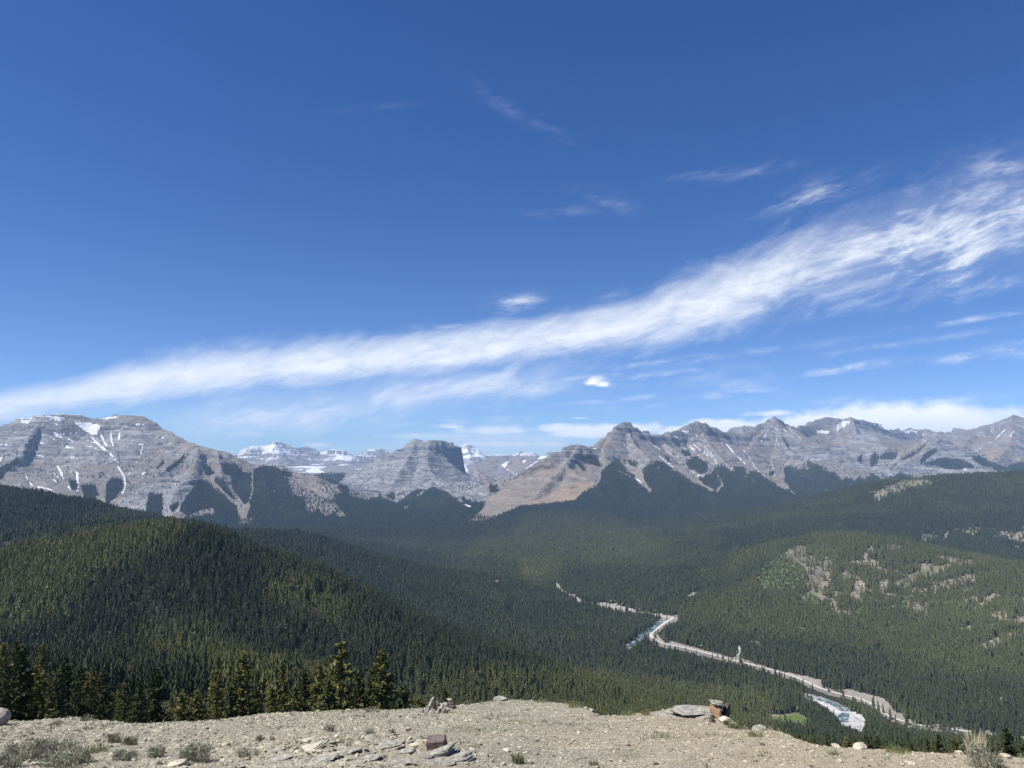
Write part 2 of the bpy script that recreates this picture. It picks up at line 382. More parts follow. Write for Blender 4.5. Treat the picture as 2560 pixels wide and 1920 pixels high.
# forested apron below the range and low hills on the valley floor
ridge([(1460, 1235, 5900), (1450, 1290, 5000), (1440, 1340, 4350), (1460, 1400, 3700)], 620, 1.6, .12, 400)
ridge([(1250, 1300, 5300), (1290, 1335, 4650), (1330, 1380, 4000), (1360, 1420, 3500)], 380, 1.6, .12, 300)
ridge([(1620, 1330, 4700), (1600, 1390, 3850), (1580, 1430, 3400), (1560, 1460, 3100)], 380, 1.7, .12, 300)
ridge([(1100, 1390, 3650), (1180, 1410, 3400), (1260, 1430, 3250)], 300, 1.7, .1, 300)
ridge([(780, 1330, 4200), (880, 1360, 3900), (980, 1395, 3600), (1060, 1420, 3300)], 420, 1.6, .12, 300)
ridge([(1645, 1158, 6700), (1720, 1240, 5700), (1765, 1310, 4800), (1790, 1370, 4100)], 330, 1.35, .15, 200)
ridge([(1500, 1225, 6000), (1560, 1310, 4900), (1610, 1370, 4200), (1660, 1420, 3650)], 330, 1.35, .15, 200)
ridge([(1880, 1190, 7100), (1890, 1260, 5900), (1880, 1310, 5100), (1860, 1345, 4600)], 330, 1.35, .15, 200)
ridge([(2100, 1205, 7300), (2060, 1245, 6300), (2010, 1275, 5700)], 330, 1.35, .15, 200)
ridge([(857, 1232, 6700), (900, 1285, 6000), (960, 1325, 5400), (1030, 1350, 4900), (1090, 1370, 4500)], 330, 1.35, .15, 200)
ridge([(1040, 1288, 7500), (1090, 1312, 6900), (1130, 1335, 6100)], 300, 1.35, .15, 200)
# hills on the right
ridge([(3000, 1190, 4300), (2700, 1184, 4350), (2560, 1180, 4400), (2480, 1187, 4450), (2400, 1190, 4500), (2350, 1193, 4500), (2300, 1196, 4500), (2270, 1199, 4500), (2212, 1208, 4450), (2160, 1231, 4350), (2099, 1253, 4250), (2023, 1281, 4100), (1948, 1310, 3930), (1886, 1343, 3750),
       (1834, 1366, 3600), (1780, 1404, 3350), (1720, 1445, 3100), (1650, 1485, 2880)], 880, 1.45, .14, 500)
ridge([(2900, 1470, 2300), (2700, 1440, 2450), (2560, 1420, 2600), (2480, 1409, 2700), (2384, 1392, 2850), (2247, 1366, 3000), (2180, 1346, 3050), (2140, 1339, 3060), (2099, 1340, 3050), (2050, 1352, 3000), (1999, 1372, 2900), (1940, 1400, 2780), (1880, 1436, 2640),
       (1800, 1484, 2450), (1720, 1515, 2350)], 560, 1.6, .14, 320)
# hills on the left
ridge([(-600, 1215, 2250), (-200, 1205, 2250), (0, 1226, 2280), (63, 1234, 2300), (127, 1252, 2300), (190, 1258, 2300), (253, 1274, 2300), (316, 1290, 2300), (380, 1301, 2300), (443, 1309, 2300), (520, 1332, 2300), (560, 1341, 2300), (600, 1338, 2320), (640, 1335, 2350), (712, 1336, 2400),
       (750, 1350, 2400), (797, 1372, 2400), (845, 1391, 2400), (876, 1400, 2390), (924, 1420, 2350), (971, 1448, 2300), (1003, 1466, 2280), (1080, 1492, 2220), (1160, 1520, 2160), (1250, 1555, 2100)], 560, 1.5, .14, 300)
ridge([(-400, 1370, 1600), (-150, 1365, 1600), (0, 1352, 1620), (110, 1325, 1650), (200, 1312, 1700), (280, 1305, 1750)], 330, 1.5, .12, 200)
ridge([(-700, 1440, 900), (-300, 1440, 950), (-100, 1425, 960), (0, 1398, 970), (108, 1368, 985), (217, 1350, 985), (289, 1336, 975), (362, 1324, 965), (416, 1323, 960), (463, 1331, 955), (499, 1352, 955), (543, 1368, 960), (615, 1390, 970), (687, 1416, 980), (760, 1449, 980),
       (817, 1485, 980), (889, 1525, 970), (962, 1566, 960), (1034, 1594, 950), (1106, 1624, 940), (1179, 1656, 930), (1251, 1686, 920), (1330, 1722, 900)], 430, 1.5, .12, 140)

VK = [0, 20, 35, 70, 130, 250, 400, 550, 800, 1000, 1300, 1700, 2100, 40000]
VL = [-4, -8.2, -13, -25, -43, -72, -104, -130, -215, -320, -450, -520, -560, -900]
VC = [-4, -8.7, -14.5, -31, -54, -93, -138, -180, -245, -290, -350, -430, -480, -900]
VR = [-4, -8.8, -15.5, -31, -52, -95, -148, -198, -280, -352, -446, -475, -500, -900]
def viewer_z(x, Y):
    u = x / np.maximum(Y, 5)
    a = np.interp(Y, VK, VL); b = np.interp(Y, VK, VC); c = np.interp(Y, VK, VR)
    t = sstep(-0.34, -0.02, u); s = sstep(0.1, 0.42, u)
    return a + (b - a) * t + (c - b) * s

def height(x, y):
    """terrain height for flat arrays sorted by growing y (rows)"""
    x = x.astype(np.float32); y = y.astype(np.float32)
    far = np.clip(y / 6000.0, 0.12, 2.5)
    wa = 22.0 * far
    wx = x + wa * fbm(x / (260 * far), y / (260 * far), 4, 3)
    wy = y + wa * fbm(x / (260 * far), y / (260 * far), 4, 23)
    B = base_z(y).astype(np.float32)
    B = B + 26.0 * sstep(2300, 4000, y) * fbm(x / 650, y / 650, 3, 40)
    H = B.copy()
    for (pts, wd, p, g, lam, cliff, dc, SLOPE) in RIDGES:
        X, Yp, Z = [], [], []
        for (a, b, c) in pts:
            q = P3(a, b, c); X.append(q[0]); Yp.append(q[1]); Z.append(q[2])
        X = np.array(X); Yp = np.array(Yp); Z = np.array(Z)
        if p < 1.3:      # let a spur run out on the valley floor instead of ending in the air
            for _ in range(10):
                vx, vy = X[-1] - X[-2], Yp[-1] - Yp[-2]; L = math.hypot(vx, vy)
                s0 = (Z[-2] - Z[-1]) / L
                left = Z[-1] - float(base_z(Yp[-1]))
                if left < 25 or s0 < 0.13 or Z[0] < Z[-1]: break
                st_ = 160.0
                X = np.append(X, X[-1] + vx / L * st_); Yp = np.append(Yp, Yp[-1] + vy / L * st_)
                Z = np.append(Z, Z[-1] - max(0.14, s0 * 0.85) * st_)
        reach = max(wd, (Z.max() + 430) / SLOPE) * 4.4 if p < 1.3 else wd * 2.9
        i0, i1 = np.searchsorted(y, [Yp.min() - reach, Yp.max() + reach])
        if i1 <= i0: continue
        sel = np.nonzero((wx[i0:i1] > X.min() - reach) & (wx[i0:i1] < X.max() + reach))[0]
        if len(sel) == 0: continue
        SX = wx[i0:i1][sel]; SY = wy[i0:i1][sel]; BB = B[i0:i1][sel]; HB = BB.copy()
        ysort = y[i0:i1][sel]
        if p > 1.3: MUL = 1 + 0.8 * g * fbm(SX / (lam * 1.2), SY / (lam * 1.2), 3, len(pts))
        acc = 0.0
        for k in range(len(X) - 1):
            ax, ay = X[k], Yp[k]; ex, ey = X[k + 1] - ax, Yp[k + 1] - ay
            L2 = ex * ex + ey * ey; L = math.sqrt(L2)
            A_ = max(Z[k], Z[k + 1]) + 430
            rk = (max(wd, A_ / SLOPE) * 4.4 if p < 1.3 else wd * 2.9)
            j0, j1 = np.searchsorted(ysort, [min(ay, ay + ey) - rk - 60, max(ay, ay + ey) + rk + 60])
            if j1 <= j0: acc += L; continue
            q = np.nonzero((SX[j0:j1] > min(ax, ax + ex) - rk) & (SX[j0:j1] < max(ax, ax + ex) + rk))[0] + j0
            sx = SX[q]; sy = SY[q]; bb = BB[q]
            # skip what cannot rise above the land already there
            t = np.clip(((sx - ax) * np.float32(ex) + (sy - ay) * np.float32(ey)) / np.float32(L2), 0, 1)
            d = np.sqrt((sx - ax - t * ex) ** 2 + (sy - ay - t * ey) ** 2)
            A = Z[k] + (Z[k + 1] - Z[k]) * t - bb
            w_ = np.maximum(wd, A / SLOPE) if p < 1.3 else wd
            m = np.nonzero((A > 0) & (A * np.exp(-np.power(d * (1 - 1.5 * g) / w_, p)) + bb > HB[q]))[0]
            if len(m) == 0: acc += L; continue
            q = q[m]; d = d[m]; A = A[m]; t = t[m]; bb = bb[m]
            if p > 1.3:
                d = d * MUL[q]; w_ = wd
            else:
                w_ = w_[m]
                bs = acc + L * t
                d = d * (1 + g * (1 - 2 * np.abs(vnoise(bs / lam, d / (lam * 5), len(pts)))) + 0.5 * g * vnoise(bs / (lam * .37), d / (lam * 2.5), 9))
            prof = np.maximum(np.exp(-np.power(d / w_, p)) - RES, 0) / (1 - RES)
            if cliff: prof = (1 - cliff) * prof + cliff * np.exp(-np.power(d / dc, 4))
            HB[q] = np.maximum(HB[q], bb + A * prof)
            acc += L
        h = HB
        tgt = H[i0:i1]
        old = tgt[sel]
        if p > 1.3:   # soft union for rounded hills
            kk = 14.0
            hh = np.clip(0.5 + 0.5 * (h - old) / kk, 0, 1)
            tgt[sel] = old + (h - old) * hh + kk * hh * (1 - hh)
        else:
            tgt[sel] = np.maximum(old, h)
    V = viewer_z(x, y).astype(np.float32)
    kk = 10.0
    near = y < 2600
    hh = np.clip(0.5 + 0.5 * (V - H) / kk, 0, 1)
    H = np.where(near, H + (V - H) * hh + kk * hh * (1 - hh) * sstep(200, 700, y), H)
    # relief
    rocky = sstep(40, 260, H - B) * sstep(4300, 5600, y)
    n1 = fbm(wx / 420, wy / 420, 6, 60, 0.52, ridged=True)
    n2 = fbm(x / 90, y / 90, 4, 80, 0.55)
    fs = np.clip(y / 9000, .7, 2.0)
    H = H + rocky * (38 * fs * (n1 - 0.3) + 12 * fs * n2 + 5 * fs * fbm(x / 38, y / 38, 3, 88, .6, ridged=True))
    H = H + (1 - rocky) * sstep(500, 1200, y) * sstep(12, 70, H - B) * 7.0 * fbm(wx / 230, wy / 230, 4, 70)
    H = H + sstep(60, 300, y) * (1 - sstep(600, 1000, y)) * 1.2 * n2
    # bedding steps of the limestone
    amt = 1.3 * rocky * sstep(60, 320, H - B) * (1 - .7 * sstep(13500, 15000, y))
    H = H + sstep(13500, 15000, y) * rocky * 60 * (fbm(x / 330, y / 500, 4, 99, .6, ridged=True) - .35)
    tilt = 0.06 * x + 55 * fbm(x / 900, y / 900, 3, 95)
    for (pw, sd_, am) in ((61.0, 1, .55), (23.0, 2, .45)):
        per = pw * np.clip(y / 8000, .8, 2.2)
        ph = (H + tilt) / per
        fr = ph - np.floor(ph)
        k = np.floor(ph)
        hard = vnoise(k * 7.31 + 0.5 + x / 2500, k * 3.17 + y / 2500, 97 + sd_)          # some beds make cliffs, others do not
        st = sstep(0.3, 0.7, fr) - fr
        H = H + amt * per * am * np.clip(hard + 0.35, 0, 1) * st
    return H

DU = 0.00145
us = np.arange(-0.84, 0.84 + DU, DU)
rows = [24.0]
while rows[-1] < 24000:
    Y = rows[-1]
    r = 0.016 if Y < 300 else 0.0105 if Y < 1500 else 0.0045 if Y < 5000 else 0.0019 if Y < 12500 else 0.0034
    rows.append(Y * (1 + r))
rows = np.array(rows)
NU, NR = len(us), len(rows)
GX = (rows[:, None] * us[None, :]).astype(np.float32); GY = np.repeat(rows[:, None], NU, 1).astype(np.float32)
GZ = height(GX.ravel(), GY.ravel()).reshape(NR, NU)
print("terrain", NR, NU, "t=%.1f" % (time.time() - T0))

def grid_z(x, y):
    """terrain height at any point, bilinear in the grid"""
    x = np.asarray(x, float); y = np.asarray(y, float)
    u = (x / y - us[0]) / DU
    j = np.clip(np.floor(u).astype(int), 0, NU - 2); fu = np.clip(u - j, 0, 1)
    i = np.clip(np.searchsorted(rows, y) - 1, 0, NR - 2)
    fy = np.clip((y - rows[i]) / (rows[i + 1] - rows[i]), 0, 1)
    return (GZ[i, j] * (1 - fu) + GZ[i, j + 1] * fu) * (1 - fy) + (GZ[i + 1, j] * (1 - fu) + GZ[i + 1, j + 1] * fu) * fy

# ------------------------------------------------------------------ ground cover read off the photograph (one raster per distance zone)
MW, MH = 1280, 960
MX0, MY0 = -320, -0     # rasters reach past the frame: x from -640 to 3200 photograph pixels
RW = 1920
def new_r(): return np.zeros((MH, RW), np.float32)
def cA(p): return [(x * .3165, y * .3165 + 980) for x, y in p]
def cA2(p): return [(x * .217, y * .217 + 1000) for x, y in p]
def cB(p): return [(x * .3165 + 560, y * .3165 + 1040) for x, y in p]
def cC(p): return [(x * .3165 + 1120, y * .3165 + 1020) for x, y in p]
def cD(p): return [(x * .3436 + 1800, y * .3436 + 980) for x, y in p]
def cE(p): return [(x * .217 + 1560, y * .217 + 1020) for x, y in p]
def cF(p): return [(x * .2351 + 2040, y * .2351 + 1020) for x, y in p]
def cG(p): return [(x * .3737 + 1800, y * .3737 + 1300) for x, y in p]
def cR(p): return [(x * .1808 + 1600, y * .1808 + 1500) for x, y in p]
def c3(p): return [(x * .3617 + 1200, y * .3617 + 1350) for x, y in p]
def c0(p): return [(x * .3617, y * .3617 + 1250) for x, y in p]
def fill(r, poly, val=1.0):
    P = np.array(poly, float)
    P = np.stack([P[:, 0] / 2 - MX0, P[:, 1] / 2 - MY0], 1)
    x0, y0 = np.floor(P.min(0)).astype(int) - 1; x1, y1 = np.ceil(P.max(0)).astype(int) + 2
    x0, y0 = max(x0, 0), max(y0, 0); x1, y1 = min(x1, RW), min(y1, MH)
    if x1 <= x0 or y1 <= y0: return
    gx, gy = np.meshgrid(np.arange(x0, x1) + .5, np.arange(y0, y1) + .5)
    ins = np.zeros(gx.shape, bool)
    n = len(P)
    for i in range(n):
        ax, ay = P[i]; bx, by = P[(i + 1) % n]
        if ay == by: continue
        c = ((ay > gy) != (by > gy)) & (gx < (bx - ax) * (gy - ay) / (by - ay) + ax)
        ins ^= c
    sub = r[y0:y1, x0:x1]
    sub[ins] = val
def line(r, pts, wd, val=1.0):
    """stroke, width in photograph pixels"""
    for k in range(len(pts) - 1):
        ax, ay = pts[k][0] / 2 - MX0, pts[k][1] / 2; bx, by = pts[k + 1][0] / 2 - MX0, pts[k + 1][1] / 2
        h = wd / 4 + .15
        x0, x1 = int(min(ax, bx) - h - 1), int(max(ax, bx) + h + 2); y0, y1 = int(min(ay, by) - h - 1), int(max(ay, by) + h + 2)
        x0, y0 = max(x0, 0), max(y0, 0); x1, y1 = min(x1, RW), min(y1, MH)
        if x1 <= x0 or y1 <= y0: continue
        gx, gy = np.meshgrid(np.arange(x0, x1) + .5, np.arange(y0, y1) + .5)
        ex, ey = bx - ax, by - ay
        t = np.clip(((gx - ax) * ex + (gy - ay) * ey) / max(ex * ex + ey * ey, 1e-6), 0, 1)
        d = np.hypot(gx - ax - t * ex, gy - ay - t * ey)
        v = np.clip(h + .5 - d, 0, 1) * val
        sub = r[y0:y1, x0:x1]
        if val > 0: np.maximum(sub, v, out=sub)
        else: sub[d < h] = 0
def sample(r, px, py):
    fx = np.clip(px / 2 - MX0 - .5, 0, RW - 2); fy = np.clip(py / 2 - .5, 0, MH - 2)
    i = fy.astype(int); j = fx.astype(int); v = fy - i; u = fx - j
    return (r[i, j] * (1 - u) + r[i, j + 1] * u) * (1 - v) + (r[i + 1, j] * (1 - u) + r[i + 1, j + 1] * u) * v

# --- mountains (zone 3): forest, snow, tan, rusty
F3, S3, T3, O3, K3 = new_r(), new_r(), new_r(), new_r(), new_r()
for p in [cA([(1170, 800), (1280, 815), (1290, 870), (1270, 985), (1150, 975), (1150, 900)]),
          cA([(1330, 905), (1395, 862), (1405, 900), (1350, 945)]),
          cA([(1410, 935), (1470, 830), (1560, 705), (1620, 690), (1700, 765), (1800, 855), (1870, 915), (1895, 990), (1885, 1060), (1840, 1110), (1500, 1090), (1460, 1000), (1560, 940), (1650, 925), (1640, 975), (1500, 985)]),
          cA([(1700, 668), (1760, 690), (1850, 800), (1872, 885), (1780, 825), (1690, 730)]),
          cA([(1820, 670), (1890, 625), (1992, 640), (1990, 800), (1945, 900), (1915, 870), (1840, 760)]),
          cA([(1750, 565), (1870, 570), (1915, 625), (1840, 655), (1770, 645)]), cA([(1590, 575), (1660, 590), (1690, 650), (1620, 650)]),
          cA([(2010, 600), (2120, 590), (2300, 640), (2300, 760), (2400, 800), (2480, 900), (2600, 1000), (2800, 1100), (3000, 1327), (2212, 1400), (1890, 1110), (1990, 1020), (1935, 960), (1990, 840)]),
          cB([(230, 440), (300, 395), (400, 400), (470, 480), (500, 560), (620, 690), (640, 780), (740, 790), (850, 825), (1000, 820), (1100, 900), (1300, 960), (1300, 1100), (0, 1100), (100, 900), (230, 830), (180, 720), (240, 600)]),
          cB([(600, 590), (660, 590), (720, 620), (700, 640), (640, 625)]), cB([(760, 640), (830, 660), (900, 720), (930, 760), (860, 740), (790, 690)]),
          cB([(890, 545), (960, 560), (1000, 610), (1090, 660), (1200, 660), (1220, 625), (1350, 690), (1450, 745), (1560, 790), (1700, 830), (1800, 860), (1830, 900), (1500, 1000), (1200, 940), (1000, 815), (940, 760), (880, 700), (860, 620), (940, 610)]),
          cB([(690, 448), (820, 452), (950, 452), (930, 510), (880, 545), (800, 500), (720, 470)]),
          cB([(1440, 745), (1500, 660), (1640, 572), (1740, 610), (1860, 680), (1930, 735), (2000, 700), (2060, 680), (2040, 740), (1850, 870), (1700, 860), (1500, 800)]),
          cB([(1860, 640), (1960, 690), (2010, 690), (1980, 720), (1900, 690)]), cB([(1370, 700), (1500, 600), (1560, 590), (1450, 700), (1400, 725)]), cB([(1290, 640), (1340, 600), (1350, 660)]),
          cB([(2090, 550), (2150, 560), (2160, 600), (2100, 610)]),
          cA([(840, 725), (880, 695), (975, 700), (972, 760), (940, 800), (870, 900), (836, 860)]), cA([(638, 735), (750, 735), (775, 800), (740, 860), (690, 865), (660, 810)]), cA([(535, 690), (590, 705), (615, 770), (570, 775)]),
          cA([(-600, 800), (-600, 560), (0, 600), (150, 528), (172, 548), (60, 622), (0, 700)]), cA([(1235, 600), (1290, 540), (1300, 560), (1250, 605)]), cA([(1295, 620), (1440, 505), (1470, 505), (1330, 625)]),
          # right range
          cC([(-200, 1000), (60, 962), (250, 918), (330, 892), (500, 812), (560, 792), (640, 782), (740, 764), (880, 760), (1000, 745), (1060, 682), (1180, 615), (1205, 560), (1210, 500), (1280, 440), (1330, 395), (1400, 480), (1470, 545), (1530, 620),
              (1620, 650), (1560, 560), (1530, 500), (1560, 460), (1640, 430), (1700, 440), (1790, 500), (1900, 570), (1990, 620), (2100, 670), (2300, 760), (2500, 900), (2500, 1500), (-200, 1500)]),
          cC([(40, 930), (150, 850), (230, 790), (300, 735), (250, 790), (150, 880), (60, 950)]), cC([(990, 400), (1050, 440), (1085, 490), (1060, 490), (1000, 430)]), cC([(1040, 380), (1100, 370), (1190, 410), (1200, 460), (1080, 440)]),
          cE([(-60, 690), (0, 740), (60, 782), (130, 840), (190, 910), (330, 960), (250, 860), (215, 800), (232, 720), (282, 652), (400, 618), (470, 622), (580, 702), (700, 790), (800, 870), (950, 955), (1080, 990), (1100, 1380), (-300, 1380)]),
          cE([(695, 605), (780, 582), (830, 560), (960, 642), (945, 745), (860, 765), (740, 682)]), cE([(850, 800), (930, 782), (1000, 762), (1060, 782), (1130, 882), (1130, 932), (1050, 955), (930, 885)]),
          cE([(1000, 740), (1050, 682), (1120, 668), (1200, 702), (1400, 790), (1460, 735), (1530, 732), (1640, 812), (1740, 880), (1830, 935), (1960, 1005), (2300, 1150), (2300, 1500), (1000, 1500), (1080, 960), (1130, 900)]),
          cE([(1830, 910), (1850, 795), (1830, 702), (1870, 682), (2000, 700), (2120, 690), (2212, 672), (2300, 700), (2500, 860), (2600, 960), (2600, 1200), (1960, 1010)]), cE([(1255, 680), (1380, 700), (1420, 790), (1330, 760), (1270, 720)]),
          cE([(0, 590), (80, 600), (150, 660), (160, 690), (60, 650), (10, 640)]), cE([(480, 555), (530, 600), (540, 620), (490, 600)]), cE([(530, 480), (600, 540), (610, 560), (550, 520)]), cE([(1680, 725), (1740, 725), (1740, 780), (1680, 775)]), cE([(640, 490), (740, 490), (760, 540), (690, 550)]),
          cF([(-100, 560), (0, 625), (80, 665), (180, 712), (270, 775), (320, 745), (390, 745), (400, 790), (450, 740), (500, 770), (600, 715), (700, 765), (780, 755), (850, 720), (900, 700), (1100, 760), (600, 1000), (-100, 1100)]),
          cF([(675, 525), (740, 482), (850, 470), (862, 540), (780, 555), (700, 555)]), cF([(550, 590), (620, 490), (670, 530), (650, 610), (590, 630)]), cF([(880, 550), (1020, 480), (1160, 390), (1150, 412), (1010, 520), (920, 555)]),  # second patch is mostly mountain shadow, put in as dark forest cover
          cF([(1105, 560), (1140, 490), (1280, 438), (1275, 470), (1110, 600)]), cF([(1140, 600), (1300, 545), (1500, 530), (1640, 600), (1740, 655), (1600, 640), (1420, 650), (1280, 620)]),
          cF([(1640, 545), (1740, 520), (1830, 570), (1900, 605), (2020, 622), (2100, 600), (2400, 560), (2400, 700), (1840, 655)]), cF([(840, 600), (920, 555), (840, 610), (780, 640)]), cF([(430, 560), (460, 510), (500, 520), (470, 600)])]:
    fill(F3, p)
for p in [cB([(430, 470), (560, 485), (620, 560), (760, 640), (830, 650), (770, 600), (700, 480), (800, 495), (880, 560), (940, 605), (870, 625), (900, 720), (960, 770), (1000, 815), (850, 822), (740, 765), (650, 775), (620, 650), (540, 645), (520, 570), (500, 500)]),
          cA([(1480, 985), (1560, 935), (1690, 905), (1690, 930), (1700, 960), (1670, 990), (1640, 940), (1560, 962), (1490, 1005)]), cE([(1460, 825), (1500, 822), (1550, 870), (1480, 850)]), cF([(70, 855), (110, 860), (240, 940), (200, 950), (100, 895)]), cF([(520, 850), (575, 850), (560, 868)]),
          cB([(960, 720), (1020, 745), (1000, 755)]), cB([(370, 590), (410, 570), (400, 600)]), cC([(1640, 460), (1680, 462), (1670, 480)]), cB([(960, 590), (1060, 600), (1120, 650), (1190, 680), (1120, 680), (1000, 630)]),
          cC([(1090, 715), (1150, 705), (1150, 725)])]:
    fill(F3, p, 0.12)
for p in [(cA([(1600, 660), (1700, 740), (1800, 830), (1880, 905), (1900, 960), (1905, 1010), (1895, 1090)]), 9), (cA([(1995, 640), (1992, 800), (1960, 880), (1905, 940)]), 3), (cA([(1780, 690), (1850, 820), (1890, 900)]), 8), (cA([(1960, 900), (1930, 960), (1930, 1030), (1890, 1090)]), 12),
          (cA([(1900, 1090), (1990, 1010)]), 8), (cC([(1400, 400), (1470, 530), (1560, 620)]), 5), (cE([(400, 540), (500, 640), (600, 710), (760, 800), (900, 890), (1010, 965)]), 7),
          (cE([(130, 800), (190, 880), (300, 945)]), 8), (cE([(700, 690), (820, 750), (910, 790)]), 7), (cE([(1060, 770), (1120, 870), (1120, 910), (1060, 940)]), 4), (cC([(1350, 500), (1440, 540)]), 3),
          (cD([(190, 990), (265, 1030)]), 2.5), (cE([(1740, 800), (1800, 880), (1850, 920)]), 16), (cE([(1850, 920), (1960, 1000)]), 4), (cA([(985, 700), (990, 780), (860, 900)]), 6)]:
    line(F3, p[0], p[1] + 2, -1)
    line(T3, p[0], p[1], .55)
# snow
for p in [cA2([(805, 215), (880, 245), (1000, 262), (1145, 285), (1155, 330), (1120, 350), (1130, 400), (1060, 400), (960, 335), (880, 275)]), cA2([(595, 190), (750, 205), (750, 225), (640, 225)]), cA2([(240, 240), (340, 250), (330, 270), (250, 262)]),
          cA2([(1540, 272), (1610, 280), (1720, 305), (1600, 300)]), cA2([(1850, 310), (1950, 350), (1880, 335)]), cA2([(805, 640), (860, 645), (855, 675), (810, 665)]), cA2([(870, 820), (908, 830), (900, 900), (912, 960), (885, 960)]), cA2([(885, 1000), (912, 1000), (900, 1052), (885, 1045)]),
          cA2([(640, 740), (670, 760), (720, 840), (740, 920), (715, 890), (680, 820)]), cA2([(1625, 870), (1650, 830), (1678, 828), (1640, 870)]), cA2([(1020, 385), (1180, 540), (1290, 625), (1260, 620), (1170, 560), (1060, 440)]), cA2([(765, 990), (800, 990), (825, 1045), (800, 1030)]),
          cD([(850, 240), (890, 210), (945, 208), (940, 235), (870, 270), (850, 290)]), cD([(700, 280), (800, 285), (790, 300), (720, 305)]), cD([(960, 245), (1000, 232), (1080, 235), (1000, 245)]), cD([(1095, 230), (1120, 228), (1150, 260), (1120, 250)]), cD([(1130, 232), (1210, 255), (1170, 262)]),
          cE([(660, 258), (740, 258), (760, 292), (690, 280)]), cE([(840, 772), (920, 785), (900, 800), (860, 800)]), cB([(640, 430), (720, 408), (800, 445), (660, 452)]), cC([(420, 455), (460, 425), (490, 420), (450, 470)]), cC([(580, 415), (620, 412), (600, 438)]), cC([(1115, 312), (1180, 315), (1170, 325)]),
          cC([(700, 400), (740, 375), (790, 378), (740, 405)])]:
    fill(S3, p)
for p, wd in [(cA2([(530, 180), (600, 200)]), 3), (cA2([(1140, 210), (1250, 210), (1360, 190)]), 3), (cA2([(530, 230), (640, 275), (780, 315)]), 2), (cA2([(600, 375), (740, 398), (880, 385)]), 2), (cA2([(640, 410), (760, 440), (840, 470)]), 2.5), (cA2([(360, 470), (470, 490), (600, 512)]), 2.2),
              (cA2([(690, 505), (760, 530), (795, 548)]), 3), (cA2([(1000, 465), (1100, 490)]), 2), (cA2([(1000, 520), (1110, 555)]), 2), (cA2([(1180, 540), (1290, 640), (1350, 718)]), 2.5), (cA2([(1360, 765), (1400, 830), (1440, 900), (1445, 1000), (1410, 1075)]), 3.5), (cA2([(1380, 368), (1370, 460)]), 3),
              (cA2([(1275, 370), (1285, 460), (1305, 540)]), 2.5), (cA2([(1165, 400), (1200, 480), (1240, 540)]), 3), (cA2([(295, 870), (320, 910)]), 2.5), (cA2([(335, 940), (375, 990)]), 2.5), (cA2([(590, 825), (680, 905)]), 2), (cA2([(600, 905), (650, 945)]), 2.5), (cA2([(420, 745), (470, 800)]), 1.5),
              (cA2([(440, 1000), (540, 1020), (620, 1050)]), 3), (cA2([(430, 1055), (480, 1075)]), 2), (cA2([(1600, 515), (1650, 510), (1620, 620)]), 2), (cA2([(1640, 600), (1550, 750), (1480, 870)]), 1.2), (cA2([(0, 510), (90, 515)]), 2), (cA2([(20, 660), (0, 700)]), 3), (cA2([(1290, 955), (1370, 965)]), 3),
              (cA2([(1000, 60), (1200, 170), (1400, 240)]), 1), (cA2([(400, 630), (500, 650)]), 1.6), (cA2([(160, 350), (300, 350), (400, 330)]), 1.2), (cA2([(430, 400), (560, 410), (640, 470)]), 1.6), (cA2([(780, 440), (840, 480)]), 2.5), (cA2([(760, 550), (850, 550)]), 2), (cA2([(1050, 430), (1200, 440)]), 2),
              (cA2([(100, 208), (200, 215), (370, 212)]), 2), (cA2([(1850, 490), (2050, 500)]), 1.2), (cA2([(1650, 420), (1900, 430)]), 1.2),
              (cE([(300, 395), (360, 440), (430, 485)]), 1.4), (cE([(405, 545), (480, 620), (590, 700)]), 1.8), (cE([(660, 440), (745, 495)]), 1.3), (cE([(725, 430), (820, 495)]), 1.5), (cE([(760, 425), (820, 490)]), 1.3), (cE([(805, 420), (900, 500), (1010, 580)]), 1.8), (cE([(800, 230), (850, 340), (930, 410)]), 1.3),
              (cE([(905, 430), (980, 500), (1050, 600), (1070, 650)]), 2.2), (cE([(1180, 420), (1270, 520), (1330, 580), (1400, 645)]), 2.2), (cE([(1370, 480), (1440, 550), (1500, 670), (1560, 735)]), 1.8), (cE([(1690, 610), (1730, 720), (1740, 790)]), 1.5), (cE([(1580, 385), (1630, 310), (1690, 200)]), 1.8), (cE([(1750, 355), (1790, 455)]), 1.5),
              (cE([(1700, 200), (1780, 260)]), 1.5), (cE([(1840, 255), (1960, 340)]), 1.5), (cE([(1900, 250), (2060, 360)]), 1.3), (cE([(560, 310), (640, 350), (720, 365)]), 1.5), (cE([(640, 600), (760, 720), (850, 775)]), 1.2), (cE([(2090, 670), (2140, 705)]), 2), (cE([(850, 530), (910, 610)]), 1.2), (cE([(500, 550), (550, 610)]), 1.6),
              (cF([(1910, 330), (2010, 230)]), 2), (cF([(2065, 305), (2105, 250)]), 2.2), (cF([(1640, 490), (1870, 360)]), 1), (cF([(1860, 250), (1920, 190)]), 1.2), (cF([(900, 230), (960, 250), (1020, 235), (1170, 290)]), 2), (cF([(920, 260), (1000, 265)]), 1.6), (cF([(180, 400), (200, 340)]), 1.2), (cF([(1560, 640), (1600, 660)]), 2),
              (cC([(1660, 375), (1760, 440)]), 1.2), (cC([(1490, 560), (1530, 590)]), 2.5), (cB([(1530, 330), (1570, 352)]), 1.6), (cC([(600, 490), (720, 410)]), 1.5), (cC([(460, 480), (550, 525)]), 1.5), (cC([(130, 450), (150, 500)]), 3), (cB([(1830, 660), (1950, 720)]), 2)]:
    line(S3, p, wd)
for p in [cC([(60, 955), (250, 912), (500, 810), (560, 790), (740, 762), (1000, 742), (1180, 612), (1100, 520), (1000, 470), (920, 445), (820, 380), (700, 440), (560, 540), (300, 740), (120, 900)])]: fill(T3, p, .62)
